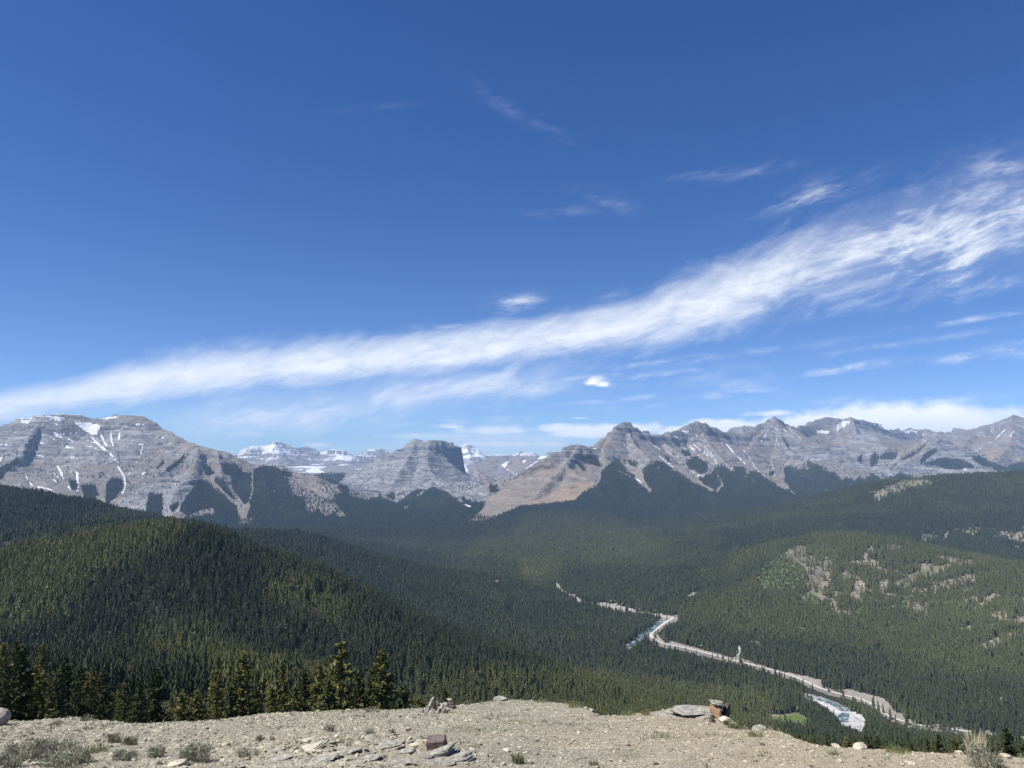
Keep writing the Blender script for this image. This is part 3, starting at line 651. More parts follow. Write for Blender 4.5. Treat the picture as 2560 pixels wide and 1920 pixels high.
for p in [cD([(330, 600), (450, 600), (440, 690), (380, 660)]), cD([(2100, 530), (2212, 480), (2300, 500), (2212, 520)]), cB([(740, 720), (930, 760), (1000, 815), (860, 822), (740, 765)]), cA([(1890, 1090), (1990, 1010), (1960, 1010), (1920, 1040)])]: fill(T3, p, .8)
fill(O3, cC([(560, 770), (700, 720), (800, 690), (900, 645), (1000, 600), (1100, 580), (1180, 600), (1100, 640), (1000, 730), (880, 755), (700, 770)]), .75)
for p in [cD([(700, 310), (780, 310), (800, 370), (730, 350)]), cD([(1160, 440), (1300, 395), (1480, 365), (1470, 400), (1350, 465), (1200, 455)]), cD([(1880, 480), (1980, 410), (2120, 415), (2000, 520)]), cC([(430, 440), (520, 400), (660, 420), (560, 510), (480, 480)])]: fill(O3, p, .5)
# bluish bare rock walls (k)
for p in [cF([(-50, 420), (300, 420), (600, 460), (700, 540), (900, 700), (840, 760), (780, 770), (500, 640), (0, 560)]), cF([(1100, 560), (1000, 560), (830, 620), (950, 700), (1400, 700), (1850, 650), (1560, 450), (1440, 380), (1300, 320), (1180, 400)]),
          cE([(1560, 380), (1720, 200), (2000, 400), (2212, 480), (2212, 640), (1900, 560), (1700, 430)]), cF([(340, 360), (420, 190), (900, 230), (700, 330), (400, 400)]), cB([(900, 540), (1130, 400), (1420, 240), (1900, 240), (2080, 640), (1960, 730), (1450, 740)]),
          cA([(870, 900), (1200, 690), (1480, 650), (1640, 700), (1480, 900), (1300, 1000), (900, 950)]), cE([(0, 180), (120, 200), (300, 290), (520, 300), (600, 400), (300, 380), (0, 290)]), cA2([(0, 260), (800, 180), (1900, 300), (1900, 500), (1400, 760), (900, 740), (260, 700), (0, 700)]), cF([(2100, 500), (2212, 300), (2300, 300), (2212, 520)])]:
    fill(K3, p, 1.0)

# --- middle ground (zone 2): bare or grassy openings
N2, A2, G2, V2, T2, D2 = new_r(), new_r(), new_r(), new_r(), new_r(), new_r()   # no trees, aspen, grass, pale gravel, tan soil, grey cliff
cliff2 = cG([(380, 250), (440, 208), (520, 175), (545, 172), (620, 240), (645, 280), (720, 240), (752, 300), (742, 420), (700, 480), (640, 500), (562, 440), (570, 350), (540, 290), (440, 255)])
fill(N2, cliff2); fill(D2, cliff2)
fill(A2, cG([(300, 500), (255, 385), (340, 290), (400, 262), (470, 262), (540, 295), (562, 340), (567, 425), (480, 480), (380, 505)]))
for p in [cG([(880, 650), (920, 590), (950, 580), (970, 610), (930, 650)]), cG([(440, 780), (470, 750), (600, 725), (680, 720), (600, 760), (480, 790)]), cG([(1200, 590), (1260, 520), (1320, 520), (1240, 600)]), cG([(830, 1180), (960, 1240), (940, 1260), (860, 1220)]), cG([(1680, 1220), (1760, 1215), (1800, 1240), (1720, 1250)]),
          cG([(1850, 1240), (1960, 1225), (2000, 1260), (1900, 1270)]), c3([(820, 545), (880, 540), (880, 560)]), c3([(1130, 500), (1250, 510), (1240, 530)]), c3([(980, 600), (1050, 590), (1040, 620)])]: fill(A2, p)
for p, t, g in [([(500, 520), (600, 470), (700, 490), (640, 530), (560, 560)], .4, .6), ([(940, 270), (1005, 160), (1022, 165), (975, 265)], .8, 0), ([(1040, 245), (1070, 200), (1082, 215), (1060, 265)], .8, 0), ([(1118, 245), (1150, 190), (1162, 200), (1135, 265)], .8, 0), ([(890, 510), (885, 430), (930, 385), (982, 400), (965, 470), (930, 515)], .9, 0),
                ([(800, 415), (828, 328), (850, 340), (835, 425)], .8, 0), ([(1065, 495), (1078, 390), (1112, 325), (1125, 400), (1110, 485)], .8, .2), ([(1160, 445), (1235, 370), (1330, 328), (1440, 308), (1560, 288), (1682, 272), (1610, 312), (1500, 352), (1430, 385), (1330, 402), (1270, 442), (1210, 472)], .7, .5),
                ([(1275, 505), (1350, 458), (1450, 448), (1540, 418), (1625, 418), (1530, 462), (1450, 492), (1330, 518)], .7, .5), ([(1570, 475), (1720, 428), (1728, 442), (1600, 492)], .6, .3), ([(725, 565), (768, 508), (785, 615), (738, 605)], .9, 0), ([(840, 615), (880, 568), (872, 602), (852, 628)], .9, 0),
                ([(1075, 695), (1160, 668), (1155, 702), (1085, 718)], .9, 0), ([(1180, 565), (1240, 545), (1560, 548), (1560, 570), (1300, 602), (1200, 602)], .6, .2), ([(1650, 575), (1800, 550), (1760, 602), (1700, 622)], .7, .3), ([(1780, 645), (1880, 600), (1990, 655), (2060, 640), (2060, 700), (1900, 692)], .8, .1),
                ([(1620, 885), (1700, 842), (1900, 772), (1990, 722), (1962, 792), (1800, 872), (1700, 892)], .7, 0), ([(1320, 145), (1350, 88), (1420, 98), (1402, 152)], .5, .4), ([(1610, 65), (1668, 48), (1745, 112), (1690, 102)], .5, .3), ([(1900, 110), (2060, 60), (2060, 110), (1950, 130)], .3, .2), ([(1480, 130), (1520, 60), (1540, 90), (1500, 150)], .3, .1)]:
    q = cG(p)
    fill(N2, q, .93)
    if t: fill(T2, q, t)
    if g: fill(G2, q, g)
for p in [cD([(1098, 795), (1120, 748), (1200, 700), (1290, 660), (1370, 622), (1420, 615), (1500, 652), (1605, 640), (1592, 662), (1480, 682), (1400, 692), (1340, 722), (1240, 762), (1150, 792)])]:
    fill(N2, p, .96); fill(T2, p, .8); fill(G2, p, .35)
for p in [cC([(1220, 1150), (1290, 1130), (1365, 1138), (1300, 1158)]), cC([(390, 1080), (470, 1088), (470, 1096), (400, 1094)]), cC([(700, 1290), (750, 1280), (745, 1300)]), cR([(1430, 570), (1500, 575), (1600, 568), (1725, 630), (1735, 690), (1600, 682), (1530, 640)]), c3([(20, 490), (100, 495), (80, 510)]),
          c3([(1205, 953), (1290, 970), (1300, 990), (1230, 980)]), c3([(1325, 983), (1405, 1008), (1392, 1028), (1340, 1000)]), c3([(740, 545), (790, 545), (780, 560)]), c3([(510, 735), (545, 735), (535, 755)]), cC([(1230, 1450), (1290, 1440), (1280, 1460)])]:
    fill(N2, p, .9); fill(G2, p, .9)
for p in [c3([(85, 280), (130, 275), (150, 300), (100, 305)]), c3([(520, 300), (535, 320), (560, 325), (540, 345), (520, 330)]), c3([(590, 370), (640, 385), (695, 415), (690, 440), (650, 425), (610, 400)]), c3([(840, 440), (960, 450), (1060, 485), (1060, 500), (1000, 498), (920, 485)]), c3([(1430, 380), (1480, 350), (1520, 365), (1450, 390)]), c3([(1610, 225), (1655, 215), (1640, 235)]),
          c3([(1490, 500), (1500, 500), (1498, 525)]), c3([(1735, 570), (1745, 580), (1750, 615), (1740, 610)]), c3([(100, 150), (125, 140), (120, 160)]), cR([(380, 580), (440, 558), (600, 608), (800, 660), (1000, 712), (1200, 782), (1290, 802), (1190, 815), (1000, 762), (700, 692), (500, 642)]), cR([(200, 480), (240, 460), (280, 520), (350, 570), (330, 600), (260, 560)]),
          cG([(430, 1018), (560, 1040), (680, 1068), (682, 1112), (640, 1110), (580, 1085), (500, 1055)]), cG([(760, 1128), (900, 1138), (1050, 1178), (1130, 1218), (1160, 1268), (1250, 1318), (1380, 1360), (1200, 1342), (1080, 1272), (1000, 1212), (850, 1172)]), cR([(770, 780), (850, 790), (1040, 880), (1040, 900), (900, 850)]), cR([(0, 450), (60, 420), (50, 440), (0, 470)]),
          cR([(80, 400), (240, 330), (260, 335), (100, 410)]), cR([(300, 215), (470, 220), (430, 250), (330, 235)]), c3([(1170, 505), (1340, 525), (1330, 545), (1250, 530)])]:
    fill(N2, p, 1); fill(V2, p, .22); fill(T2, p, .85)
fill(N2, cG([(1180, 1350), (1290, 1365), (1400, 1392), (1390, 1430), (1300, 1400)])); fill(G2, cG([(1180, 1350), (1290, 1365), (1400, 1392), (1390, 1430), (1300, 1400)]), .5); fill(T2, cG([(1180, 1350), (1290, 1365), (1400, 1392), (1390, 1430), (1300, 1400)]), .7)
for pl, wd_ in ((c3([(525, 305), (538, 335), (590, 372), (640, 392), (698, 432)]), 7), (c3([(835, 446), (900, 458), (980, 470), (1062, 492)]), 11), (c3([(1062, 495), (1150, 506), (1230, 518), (1335, 535)]), 6), (c3([(700, 432), (770, 438), (835, 446)]), 4)):
    line(N2, pl, wd_ + 2); line(V2, pl, wd_, .5); line(T2, pl, wd_, .5)
for r_ in (N2, V2): fill(r_, cG([(560, 1160), (640, 1185), (700, 1205), (790, 1240), (870, 1282), (935, 1290), (975, 1330), (970, 1375), (940, 1418), (830, 1372), (780, 1312), (700, 1255), (640, 1212)]))
meadow = cG([(85, 1282), (150, 1272), (220, 1298), (440, 1298), (500, 1288), (600, 1328), (648, 1366), (560, 1374), (440, 1350), (330, 1334), (220, 1312)])
fill(N2, meadow); fill(G2, meadow)
ROAD = [(2700, 1862)] + cG([(2034, 1470), (1850, 1445), (1700, 1425), (1560, 1405), (1400, 1388), (1280, 1370), (1200, 1345), (1130, 1320), (1080, 1285), (1040, 1250), (1000, 1220), (940, 1200), (850, 1180), (760, 1160), (680, 1135), (600, 1100), (560, 1075)]) + \
       [(1980, 1690), (1940, 1679), (1900, 1668), (1850, 1655)] + cR([(1230, 830), (1150, 805), (1000, 765), (920, 740), (700, 690), (500, 640), (330, 622), (250, 585), (180, 540), (142, 500), (142, 475), (180, 440), (230, 405), (262, 390)]) + [(1656, 1562), (1672, 1552), (1688, 1543)]
TRACK = cR([(1230, 835), (1300, 815), (1350, 780), (1380, 720), (1370, 650), (1358, 615)])
RIVER_LOW = cG([(560, 1172), (600, 1184), (700, 1212), (780, 1238), (845, 1282), (860, 1292)])
RIVER_FORK = cG([(848, 1290), (822, 1312), (815, 1335), (826, 1362)])
RIVER_UP = cR([(470, 262), (400, 272), (330, 288), (270, 310), (210, 370), (140, 420), (70, 460), (0, 510)]) + [(1585, 1606), (1570, 1620)]
line(N2, ROAD, 14); line(N2, TRACK, 6); line(N2, RIVER_LOW, 12); line(N2, RIVER_FORK, 12); line(N2, RIVER_UP, 14)
# near hill (zone 1): small openings and grey dead wood
N1, D1 = new_r(), new_r()
for p in [c0([(550, 350), (590, 320), (600, 360), (565, 375)]), c0([(640, 300), (700, 285), (690, 305), (650, 315)]), c0([(740, 270), (780, 262), (760, 300)]), c0([(820, 258), (850, 258), (840, 272)])]: fill(N1, p, .8)
for p in [c0([(980, 830), (1000, 740), (1080, 680), (1110, 760), (1160, 820), (1150, 870), (1050, 870)]), c0([(590, 860), (640, 830), (760, 940), (740, 960), (650, 960)]), c0([(860, 1180), (960, 1130), (1140, 1230), (1060, 1260), (900, 1230)]), c0([(1750, 860), (1900, 840), (1980, 950), (1800, 960)]), c0([(480, 1040), (560, 1060), (900, 1120), (880, 1180), (600, 1120)]),
          [(845, 1560), (870, 1560), (900, 1620), (860, 1610)], [(1140, 1630), (1200, 1640), (1220, 1665), (1150, 1660)]]: fill(D1, p, .8)

def blur(r, k):
    c = np.ones(k) / k
    r = np.apply_along_axis(lambda v: np.convolve(v, c, 'same'), 1, r)
    return np.apply_along_axis(lambda v: np.convolve(v, c, 'same'), 0, r).astype(np.float32)
N2s = N2.copy()                      # road, water and gravel keep their outline
N2b = blur(N2, 3)
for r_ in (G2, T2, A2): r_[:] = np.maximum(blur(r_, 5), 0)
HARD = new_r()
for pl, wd_ in ((ROAD, 14), (TRACK, 6), (RIVER_LOW, 12), (RIVER_FORK, 12), (RIVER_UP, 14)): line(HARD, pl, wd_)
HARD = np.maximum(HARD, (V2 > .2).astype(np.float32) * (.7 + .3 * (V2 > .6))); fill(HARD, meadow)
def openings(px, py, x, y):
    b = sample(N2b, px, py); h = sample(HARD, px, py)
    n = fbm(x / 34, y / 34, 4, 260, .66)
    o = sstep(.42, .56, b + .85 * n * (b > .02))
    h = np.where((h > .5) & (h < .9) & (n < -.18), 0, h)
    return np.maximum(o * .95, h * sample(N2s, px, py))

SUNLIT1 = new_r()  # sunlit forest slopes, their light painted as a brighter olive tint
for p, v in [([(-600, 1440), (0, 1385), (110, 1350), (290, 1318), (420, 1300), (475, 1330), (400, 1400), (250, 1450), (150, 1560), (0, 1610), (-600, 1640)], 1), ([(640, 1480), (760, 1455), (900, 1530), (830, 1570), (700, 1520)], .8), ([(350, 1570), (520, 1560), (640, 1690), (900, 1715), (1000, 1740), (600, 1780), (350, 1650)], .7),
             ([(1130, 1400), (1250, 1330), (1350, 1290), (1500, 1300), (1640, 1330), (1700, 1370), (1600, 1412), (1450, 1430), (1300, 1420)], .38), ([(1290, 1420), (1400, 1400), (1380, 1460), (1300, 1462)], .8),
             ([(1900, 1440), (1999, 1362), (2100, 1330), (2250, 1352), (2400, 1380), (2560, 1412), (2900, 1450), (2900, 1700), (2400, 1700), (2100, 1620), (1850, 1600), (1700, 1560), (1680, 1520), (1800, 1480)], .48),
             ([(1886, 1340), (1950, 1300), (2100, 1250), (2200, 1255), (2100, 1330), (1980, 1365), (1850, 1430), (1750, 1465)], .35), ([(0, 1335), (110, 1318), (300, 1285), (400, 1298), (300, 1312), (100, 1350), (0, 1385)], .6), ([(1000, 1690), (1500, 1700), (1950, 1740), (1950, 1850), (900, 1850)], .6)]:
    fill(SUNLIT1, p, v)
SUNLIT1b = blur(SUNLIT1, 19)
TH = new_r()
fill(TH, cG([(560, 520), (620, 480), (760, 240), (900, 180), (1000, 140), (1250, 180), (1700, 262), (1780, 420), (2080, 520), (2080, 880), (1700, 915), (1500, 640), (1200, 630), (900, 665), (700, 640)]), .75)
fill(TH, cD([(960, 820), (1000, 770), (1100, 700), (1200, 650), (1640, 640), (1640, 670), (1400, 720), (1150, 830)]), .5)
fill(TH, cG([(1280, 160), (1320, 60), (1560, 40), (1800, 60), (2080, 40), (2080, 200), (1700, 170)]), .7)
fill(TH, cR([(0, 560), (200, 600), (800, 730), (1100, 850), (1200, 900), (1000, 940), (700, 850), (300, 680), (0, 640)]), .4)
fill(TH, cA([(900, 950), (1200, 690), (1480, 650), (1640, 700), (1480, 900), (1300, 1000)]), 0)
TH = blur(TH, 7)

def cover(x, y, z):
    """ground cover at world points: dict of channels"""
    px, py = to_px(x, y, z)
    wn1 = fbm(x / 60 * np.clip(3000 / y, .3, 3), y / 60 * np.clip(3000 / y, .3, 3), 3, 140); wn2 = fbm(x / 60 * np.clip(3000 / y, .3, 3), y / 60 * np.clip(3000 / y, .3, 3), 3, 160)
    qx = px + 3.4 * wn1; qy = py + 2.4 * wn2
    z1 = y < 1400; z3 = y > 4700; z4 = y > 13800; z2 = ~(z1 | z3)
    B = base_z(y)
    o = {}
    def pick(r3=None, r2=None, r1=None, q=(qx, qy)):
        v = np.zeros(len(x), np.float32)
        if r3 is not None: v[z3] = sample(r3, q[0][z3], q[1][z3])
        if r2 is not None: v[z2] = sample(r2, q[0][z2], q[1][z2])
        if r1 is not None: v[z1] = sample(r1, q[0][z1], q[1][z1])
        return v
    f = pick(F3)
    low = sstep(150, 60, z - B + 50 * wn1) * (py > 1215)
    op = np.zeros(len(x), np.float32); mm = (y > 900) & (y <= 4700); op[mm] = openings(qx[mm], qy[mm], x[mm], y[mm])
    f = np.where(z3, np.maximum(f, low * (f > 0.0) + low * sstep(95, 40, z - B)), 1.0 - np.maximum(op, pick(None, None, N1)))
    f[z4] = 0
    th = np.zeros(len(x), np.float32); th[mm] = sample(TH, px[mm] + 12 * wn1[mm], py[mm] + 8 * wn2[mm])
    f = np.minimum(f, np.where(th > .02, 1 - th * 1.3 * sstep(.02, .20, fbm(x / 62, y / 62, 4, 270, .6)), 1))
    o['forest'] = np.clip(f, 0, 1)
    o['snow'] = pick(S3, q=(px + .8 * wn1, py + .8 * wn2))
    o['tan'] = pick(T3, T2); o['rust'] = pick(O3)
    o['tan'] = np.maximum(o['tan'], .75 * np.clip(th * 1.3, 0, 1))
    o['cliff'] = pick(K3, D2)
    g = pick(None, G2); gn = (y > 1150) & (y <= 1400)
    g = np.where(gn, sample(G2, qx, qy), g)
    o['grass'] = g
    v = pick(None, V2); o['gravel'] = np.where(gn, sample(V2, px, py), v)
    o['aspen'] = pick(None, A2); o['dead'] = pick(None, None, D1)
    lt = np.where(y < 6500, sample(SUNLIT1b, px + 14 * wn1, py + 10 * wn2), 0)
    lt = lt * np.where((px > 1850) & (y > 3090), .15, 1) * (1 - .7 * sstep(1080, 820, px) * ((y > 1060) & (py > 1300)))  # painted sunlight cut back on slopes behind the near crests
    o['sunlit'] = lt
    o['px'] = px; o['py'] = py
    return o

CV = cover(GX.ravel(), GY.ravel(), GZ.ravel())
print("cover t=%.1f" % (time.time() - T0))

# ------------------------------------------------------------------ terrain mesh
M_ = np.maximum.accumulate((GZ / GY), axis=0)
vis = (GZ + 24) / GY >= M_ - 0.007
q_ = vis[:-1, :-1] | vis[1:, :-1] | vis[:-1, 1:] | vis[1:, 1:]
ii, jj = np.nonzero(q_)
a_ = ii * NU + jj
faces = np.stack([a_, a_ + 1, a_ + NU + 1, a_ + NU], 1)
VV = np.stack([GX.ravel(), GY.ravel(), GZ.ravel()], 1)

# slope of the land, used for rock against scree and for the snow on ledges
gy_, gx_ = np.gradient(GZ)
dYr = np.gradient(rows)[:, None]; dXr = rows[:, None] * DU
sl = np.sqrt((gy_ / dYr - us[None, :] * gx_ / dXr) ** 2 + (gx_ / dXr) ** 2)

def ground_material():
    m = bpy.data.materials.new("mountain_ground"); m.use_nodes = True
    t = NT(m.node_tree)
    b = t.n['Principled BSDF']
    b.inputs['Roughness'].default_value = 0.95
    b.inputs['Specular IOR Level'].default_value = 0.15
    def attr(n):
        a = t.n.new('ShaderNodeAttribute'); a.attribute_name = n
        sp = t.n.new('ShaderNodeSeparateColor'); t.l.new(a.outputs['Color'], sp.inputs[0])
        return sp.outputs[0], sp.outputs[1], sp.outputs[2], a.outputs['Alpha']
    forest, snow, tan, rust = attr('cover_a')
    cliff, grass, gravel, steep = attr('cover_b')
    geo = t.n.new('ShaderNodeNewGeometry')
    pos = geo.outputs['Position']
    x, y, z = t.sep(pos)
    n_big = t.noise(pos, 0.0016, 5.0, 0.6)
    n_mid = t.noise(pos, 0.012, 5.0, 0.62)
    n_fine = t.noise(pos, 0.06, 4.0, 0.65)
    # bedding: noise squashed onto height, tilted and bent
    bz = t.math('ADD', z, t.math('ADD', t.math('MULTIPLY', x, 0.06), t.math('MULTIPLY', t.math('SUBTRACT', n_big, 0.5), 260.0)))
    bed = t.noise(t.comb(t.math('MULTIPLY', x, 0.0009), t.math('MULTIPLY', y, 0.0009), t.math('MULTIPLY', bz, 0.032)), 1.0, 6.0, 0.72)
    n_xf = t.noise(pos, 0.30, 3.0, 0.65)
    bedf = t.noise(t.comb(t.math('MULTIPLY', x, 0.004), t.math('MULTIPLY', y, 0.004), t.math('MULTIPLY', bz, 0.16)), 1.0, 3.0, 0.6)
    rock = t.mix(t.ramp(bed, .42, .57), (.10, .103, .115), (.36, .352, .335))
    rock = t.mix(t.ramp(bedf, .36, .64, 0, .75), rock, (.165, .165, .17))
    rock = t.mix(t.ramp(n_mid, .40, .68, 0, .5), rock, (.40, .395, .39))
    scree = t.mix(t.ramp(n_mid, .30, .72), (.205, .187, .166), (.295, .268, .235))
    scree = t.mix(t.ramp(n_big, .42, .62, 0, .6), scree, (.20, .175, .155))
    scree = t.mix(t.ramp(bedf, .48, .30, 0, .4), scree, (.12, .115, .11))
    kf = t.math('ADD', t.math('MULTIPLY', cliff, 0.62), t.math('ADD', t.math('MULTIPLY', steep, 0.62), t.math('MULTIPLY', t.math('SUBTRACT', n_mid, 0.5), 0.9)))
    col = t.mix(t.ramp(kf, .30, .62), scree, rock)
    near_rock = t.mix(t.ramp(n_xf, .40, .58), (.055, .048, .042), (.27, .235, .20))
    near_rock = t.mix(t.ramp(n_fine, .50, .66, 0, .7), near_rock, (.13, .15, .06))
    col = t.mix(t.math('MULTIPLY', t.ramp(y, 4300.0, 3900.0), cliff), col, near_rock)
    tancol = t.mix(t.ramp(bed, .36, .62), (.17, .14, .105), (.31, .265, .205))
    col = t.mix(t.math('MULTIPLY', tan, t.ramp(n_mid, .30, .55, .55, 1.0)), col, tancol)
    col = t.mix(t.math('MULTIPLY', rust, .85), col, t.mix(n_mid, (.27, .19, .125), (.35, .265, .185)))
    gcol = t.mix(t.ramp(t.math('ADD', t.math('MULTIPLY', n_mid, .6), t.math('MULTIPLY', n_xf, .4)), .38, .62), (.085, .125, .030), (.165, .175, .065))
    gcol = t.mix(t.ramp(grass, .75, .95), gcol, t.mix(t.ramp(n_xf, .35, .65), (.075, .125, .025), (.135, .185, .05)))
    col = t.mix(grass, col, gcol)
    col = t.mix(gravel, col, t.mix(t.ramp(t.math('ADD', t.math('MULTIPLY', n_fine, .5), t.math('MULTIPLY', n_xf, .5)), .36, .64), (.26, .255, .235), (.62, .615, .59)))
    fcol = t.mix(t.ramp(n_fine, .3, .7), (.020, .024, .014), (.048, .050, .026))
    col = t.mix(t.ramp(forest, .35, .6), col, fcol)
    ledge = t.math('ADD', t.math('MULTIPLY', t.math('SUBTRACT', bedf, .5), 1.4), t.math('MULTIPLY', t.math('SUBTRACT', n_fine, .5), .8))
    sm = t.ramp(t.math('ADD', snow, t.math('MULTIPLY', ledge, .58)), .44, .56)
    col = t.mix(sm, col, (.80, .82, .86))
    t.l.new(col, b.inputs['Base Color'])
    bump = t.n.new('ShaderNodeBump'); bump.inputs['Strength'].default_value = 1.0; bump.inputs['Distance'].default_value = 1.0
    hgt = t.math('ADD', t.math('MULTIPLY', n_mid, 22.0), t.math('ADD', t.math('MULTIPLY', bedf, 18.0), t.math('MULTIPLY', n_fine, 9.0)))
    hgt = t.math('MULTIPLY', hgt, t.ramp(y, 1200.0, 5500.0, 0.12, 1.25))
    t.l.new(hgt, bump.inputs['Height'])
    t.l.new(bump.outputs[0], b.inputs['Normal'])
    return m
MGROUND = ground_material()

# snow lying on the far range and, thinly, on the ledges of the nearer tops
yy = GY.ravel(); zz = GZ.ravel(); xx = GX.ravel(); sll = sl.ravel()
farsnow = sstep(13500, 15500, yy) * (sstep(-30, 140, zz - base_z(yy)) * 0.38 + sstep(250, 600, zz - base_z(yy)) * .16 + .14 * fbm(xx / 700, yy / 700, 3, 201) + 0.62 * fbm(xx / 330, zz / 30, 3, 202) - 0.10 * sstep(.8, 1.6, sll))
farsnow = farsnow * sstep(1420, 1300, CV['px']) * (1 - .75 * sstep(1205, 1230, CV['px']) * (CV['py'] > 1140))
ledge = sstep(6000, 7000, yy) * sstep(330, 560, zz) * sstep(520, 60, CV['px'] - 0 * yy) * (.47 + .80 * fbm(xx / 420, zz / 13, 3, 203)) * (CV['px'] < 560)
snow = np.clip(np.maximum(CV['snow'], np.maximum(farsnow, ledge)), 0, 1)
def setcol(me, name, arrs):
    at = me.color_attributes.new(name, 'FLOAT_COLOR', 'POINT')
    at.data.foreach_set('color', np.stack(arrs, 1).astype(np.float32).ravel())
used, inv = np.unique(faces, return_inverse=True)
inv = inv.reshape(-1, 4)
# cut the land into named pieces by distance: valley, and the mountains beyond
fy_ = yy[faces[:, 0]]
def land(name, lo, hi, label=None):
    s = (fy_ >= lo) & (fy_ < hi)
    u2, i2 = np.unique(faces[s], return_inverse=True)
    o = mesh_obj(name, VV[u2], i2.reshape(-1, 4), MGROUND, smooth=True)
    setcol(o.data, 'cover_a', [CV['forest'][u2], snow[u2], CV['tan'][u2], CV['rust'][u2]])
    setcol(o.data, 'cover_b', [CV['cliff'][u2], CV['grass'][u2], CV['gravel'][u2], sstep(.55, 1.15, sll[u2])])
    tag(o, kind='structure')
    return o
land('hillside', 0, 1400); land('valley', 1400, 4700); land('mountains', 4700, 13800); land('snowy_mountains', 13800, 99999)
print("land faces", len(faces), "t=%.1f" % (time.time() - T0))

# ------------------------------------------------------------------ road and river ribbons lying on the valley floor
def simple_mat(name, col, rough=0.9, col2=None, scale=1.0, spec=0.2, bump=0.0):
    m = bpy.data.materials.new(name); m.use_nodes = True
    t = NT(m.node_tree); b = t.n['Principled BSDF']
    b.inputs['Roughness'].default_value = rough; b.inputs['Specular IOR Level'].default_value = spec
    geo = t.n.new('ShaderNodeNewGeometry')
    nf = t.noise(geo.outputs['Position'], scale, 5.0, 0.62)
    if col2:
        t.l.new(t.mix(t.ramp(nf, .34, .66), col, col2), b.inputs['Base Color'])
    else: b.inputs['Base Color'].default_value = tuple(col) + (1,)
    if bump:
        bp = t.n.new('ShaderNodeBump'); bp.inputs['Distance'].default_value = bump
        t.l.new(nf, bp.inputs['Height']); t.l.new(bp.outputs[0], b.inputs['Normal'])
    return m
def on_ground(px, py):
    """world point where the pixel's ray meets the valley land"""
    cx, cy, cz = px_dir(px, py)
    Ys = np.geomspace(900, 6000, 1200)
    zr = cz / cy * Ys
    zg = grid_z(cx / cy * Ys, Ys)
    k = np.nonzero(zr < zg)[0]
    i = k[0] if len(k) else len(Ys) - 1
    return float(cx / cy * Ys[i]), float(Ys[i])
def ribbon(name, pts, width, mat, lift):
    W_ = [on_ground(*p) for p in pts]
    W_ = np.array(W_)
    # resample with a smooth curve
    d = np.r_[0, np.cumsum(np.hypot(*np.diff(W_, axis=0).T))]
    s = np.arange(0, d[-1], 7.0)
    X = np.interp(s, d, W_[:, 0]); Y = np.interp(s, d, W_[:, 1])
    k = np.ones(9) / 9
    Xp = np.convolve(np.pad(X, 4, 'edge'), k, 'valid'); Yp = np.convolve(np.pad(Y, 4, 'edge'), k, 'valid')
    tx = np.gradient(Xp); ty = np.gradient(Yp); L = np.hypot(tx, ty) + 1e-6; nx, ny = -ty / L, tx / L
    wd = np.interp(s / max(d[-1], 1), np.linspace(0, 1, len(width)), width) if isinstance(width, (list, tuple)) else np.full(len(s), float(width))
    wd = wd * (1 + .12 * fbm(s / 40, s * 0, 3, 300)) if lift > .8 else wd
    cols = 5
    vs = []
    for c in range(cols):
        o = (c / (cols - 1) - .5)
        vx, vy = Xp + nx * wd * o, Yp + ny * wd * o
        vz = grid_z(vx, vy)
        vs.append(np.stack([vx, vy, vz], 1))
    zc = np.max([v[:, 2] for v in vs], axis=0)
    zc = np.convolve(np.pad(zc, 3, 'edge'), np.ones(7) / 7, 'valid')
    for v in vs: v[:, 2] = np.maximum(v[:, 2], zc - 0.3) + lift
    V = np.concatenate(vs); n = len(s)
    Fc = [(c * n + i, c * n + i + 1, (c + 1) * n + i + 1, (c + 1) * n + i) for c in range(cols - 1) for i in range(n - 1)]
    o = mesh_obj(name, V, Fc, mat, smooth=True)
    tag(o, kind='structure')
    return o, np.stack([Xp, Yp], 1)
m_road = simple_mat('pale_gravel_road', (.44, .41, .35), .95, (.56, .53, .46), .4)
m_water = bpy.data.materials.new('river_water'); m_water.use_nodes = True
_t = NT(m_water.node_tree); _b = _t.n['Principled BSDF']
_g = _t.n.new('ShaderNodeNewGeometry')
_nf = _t.noise(_g.outputs['Position'], .11, 4.0, .6)
_b.inputs['Roughness'].default_value = .28; _b.inputs['IOR'].default_value = 1.33
_t.l.new(_t.mix(_t.ramp(_nf, .50, .70), (.055, .10, .10), (.50, .56, .58)), _b.inputs['Base Color'])
_bp = _t.n.new('ShaderNodeBump'); _bp.inputs['Distance'].default_value = .25; _bp.inputs['Strength'].default_value = .6
_t.l.new(_t.noise(_g.outputs['Position'], .6, 3.0, .6), _bp.inputs['Height']); _t.l.new(_bp.outputs[0], _b.inputs['Normal'])
_, road_line = ribbon('road', ROAD, 8.5, m_road, 1.1)
ribbon('track', TRACK, 6.0, m_road, 0.8)
ribbon('river', RIVER_LOW, [8, 10, 13, 15, 14], m_water, 0.7)
ribbon('river', RIVER_FORK, [12, 17, 18, 14], m_water, 0.75)
ribbon('river', RIVER_UP, [12, 17, 24, 27, 26], m_water, 0.7)
print("ribbons t=%.1f" % (time.time() - T0))

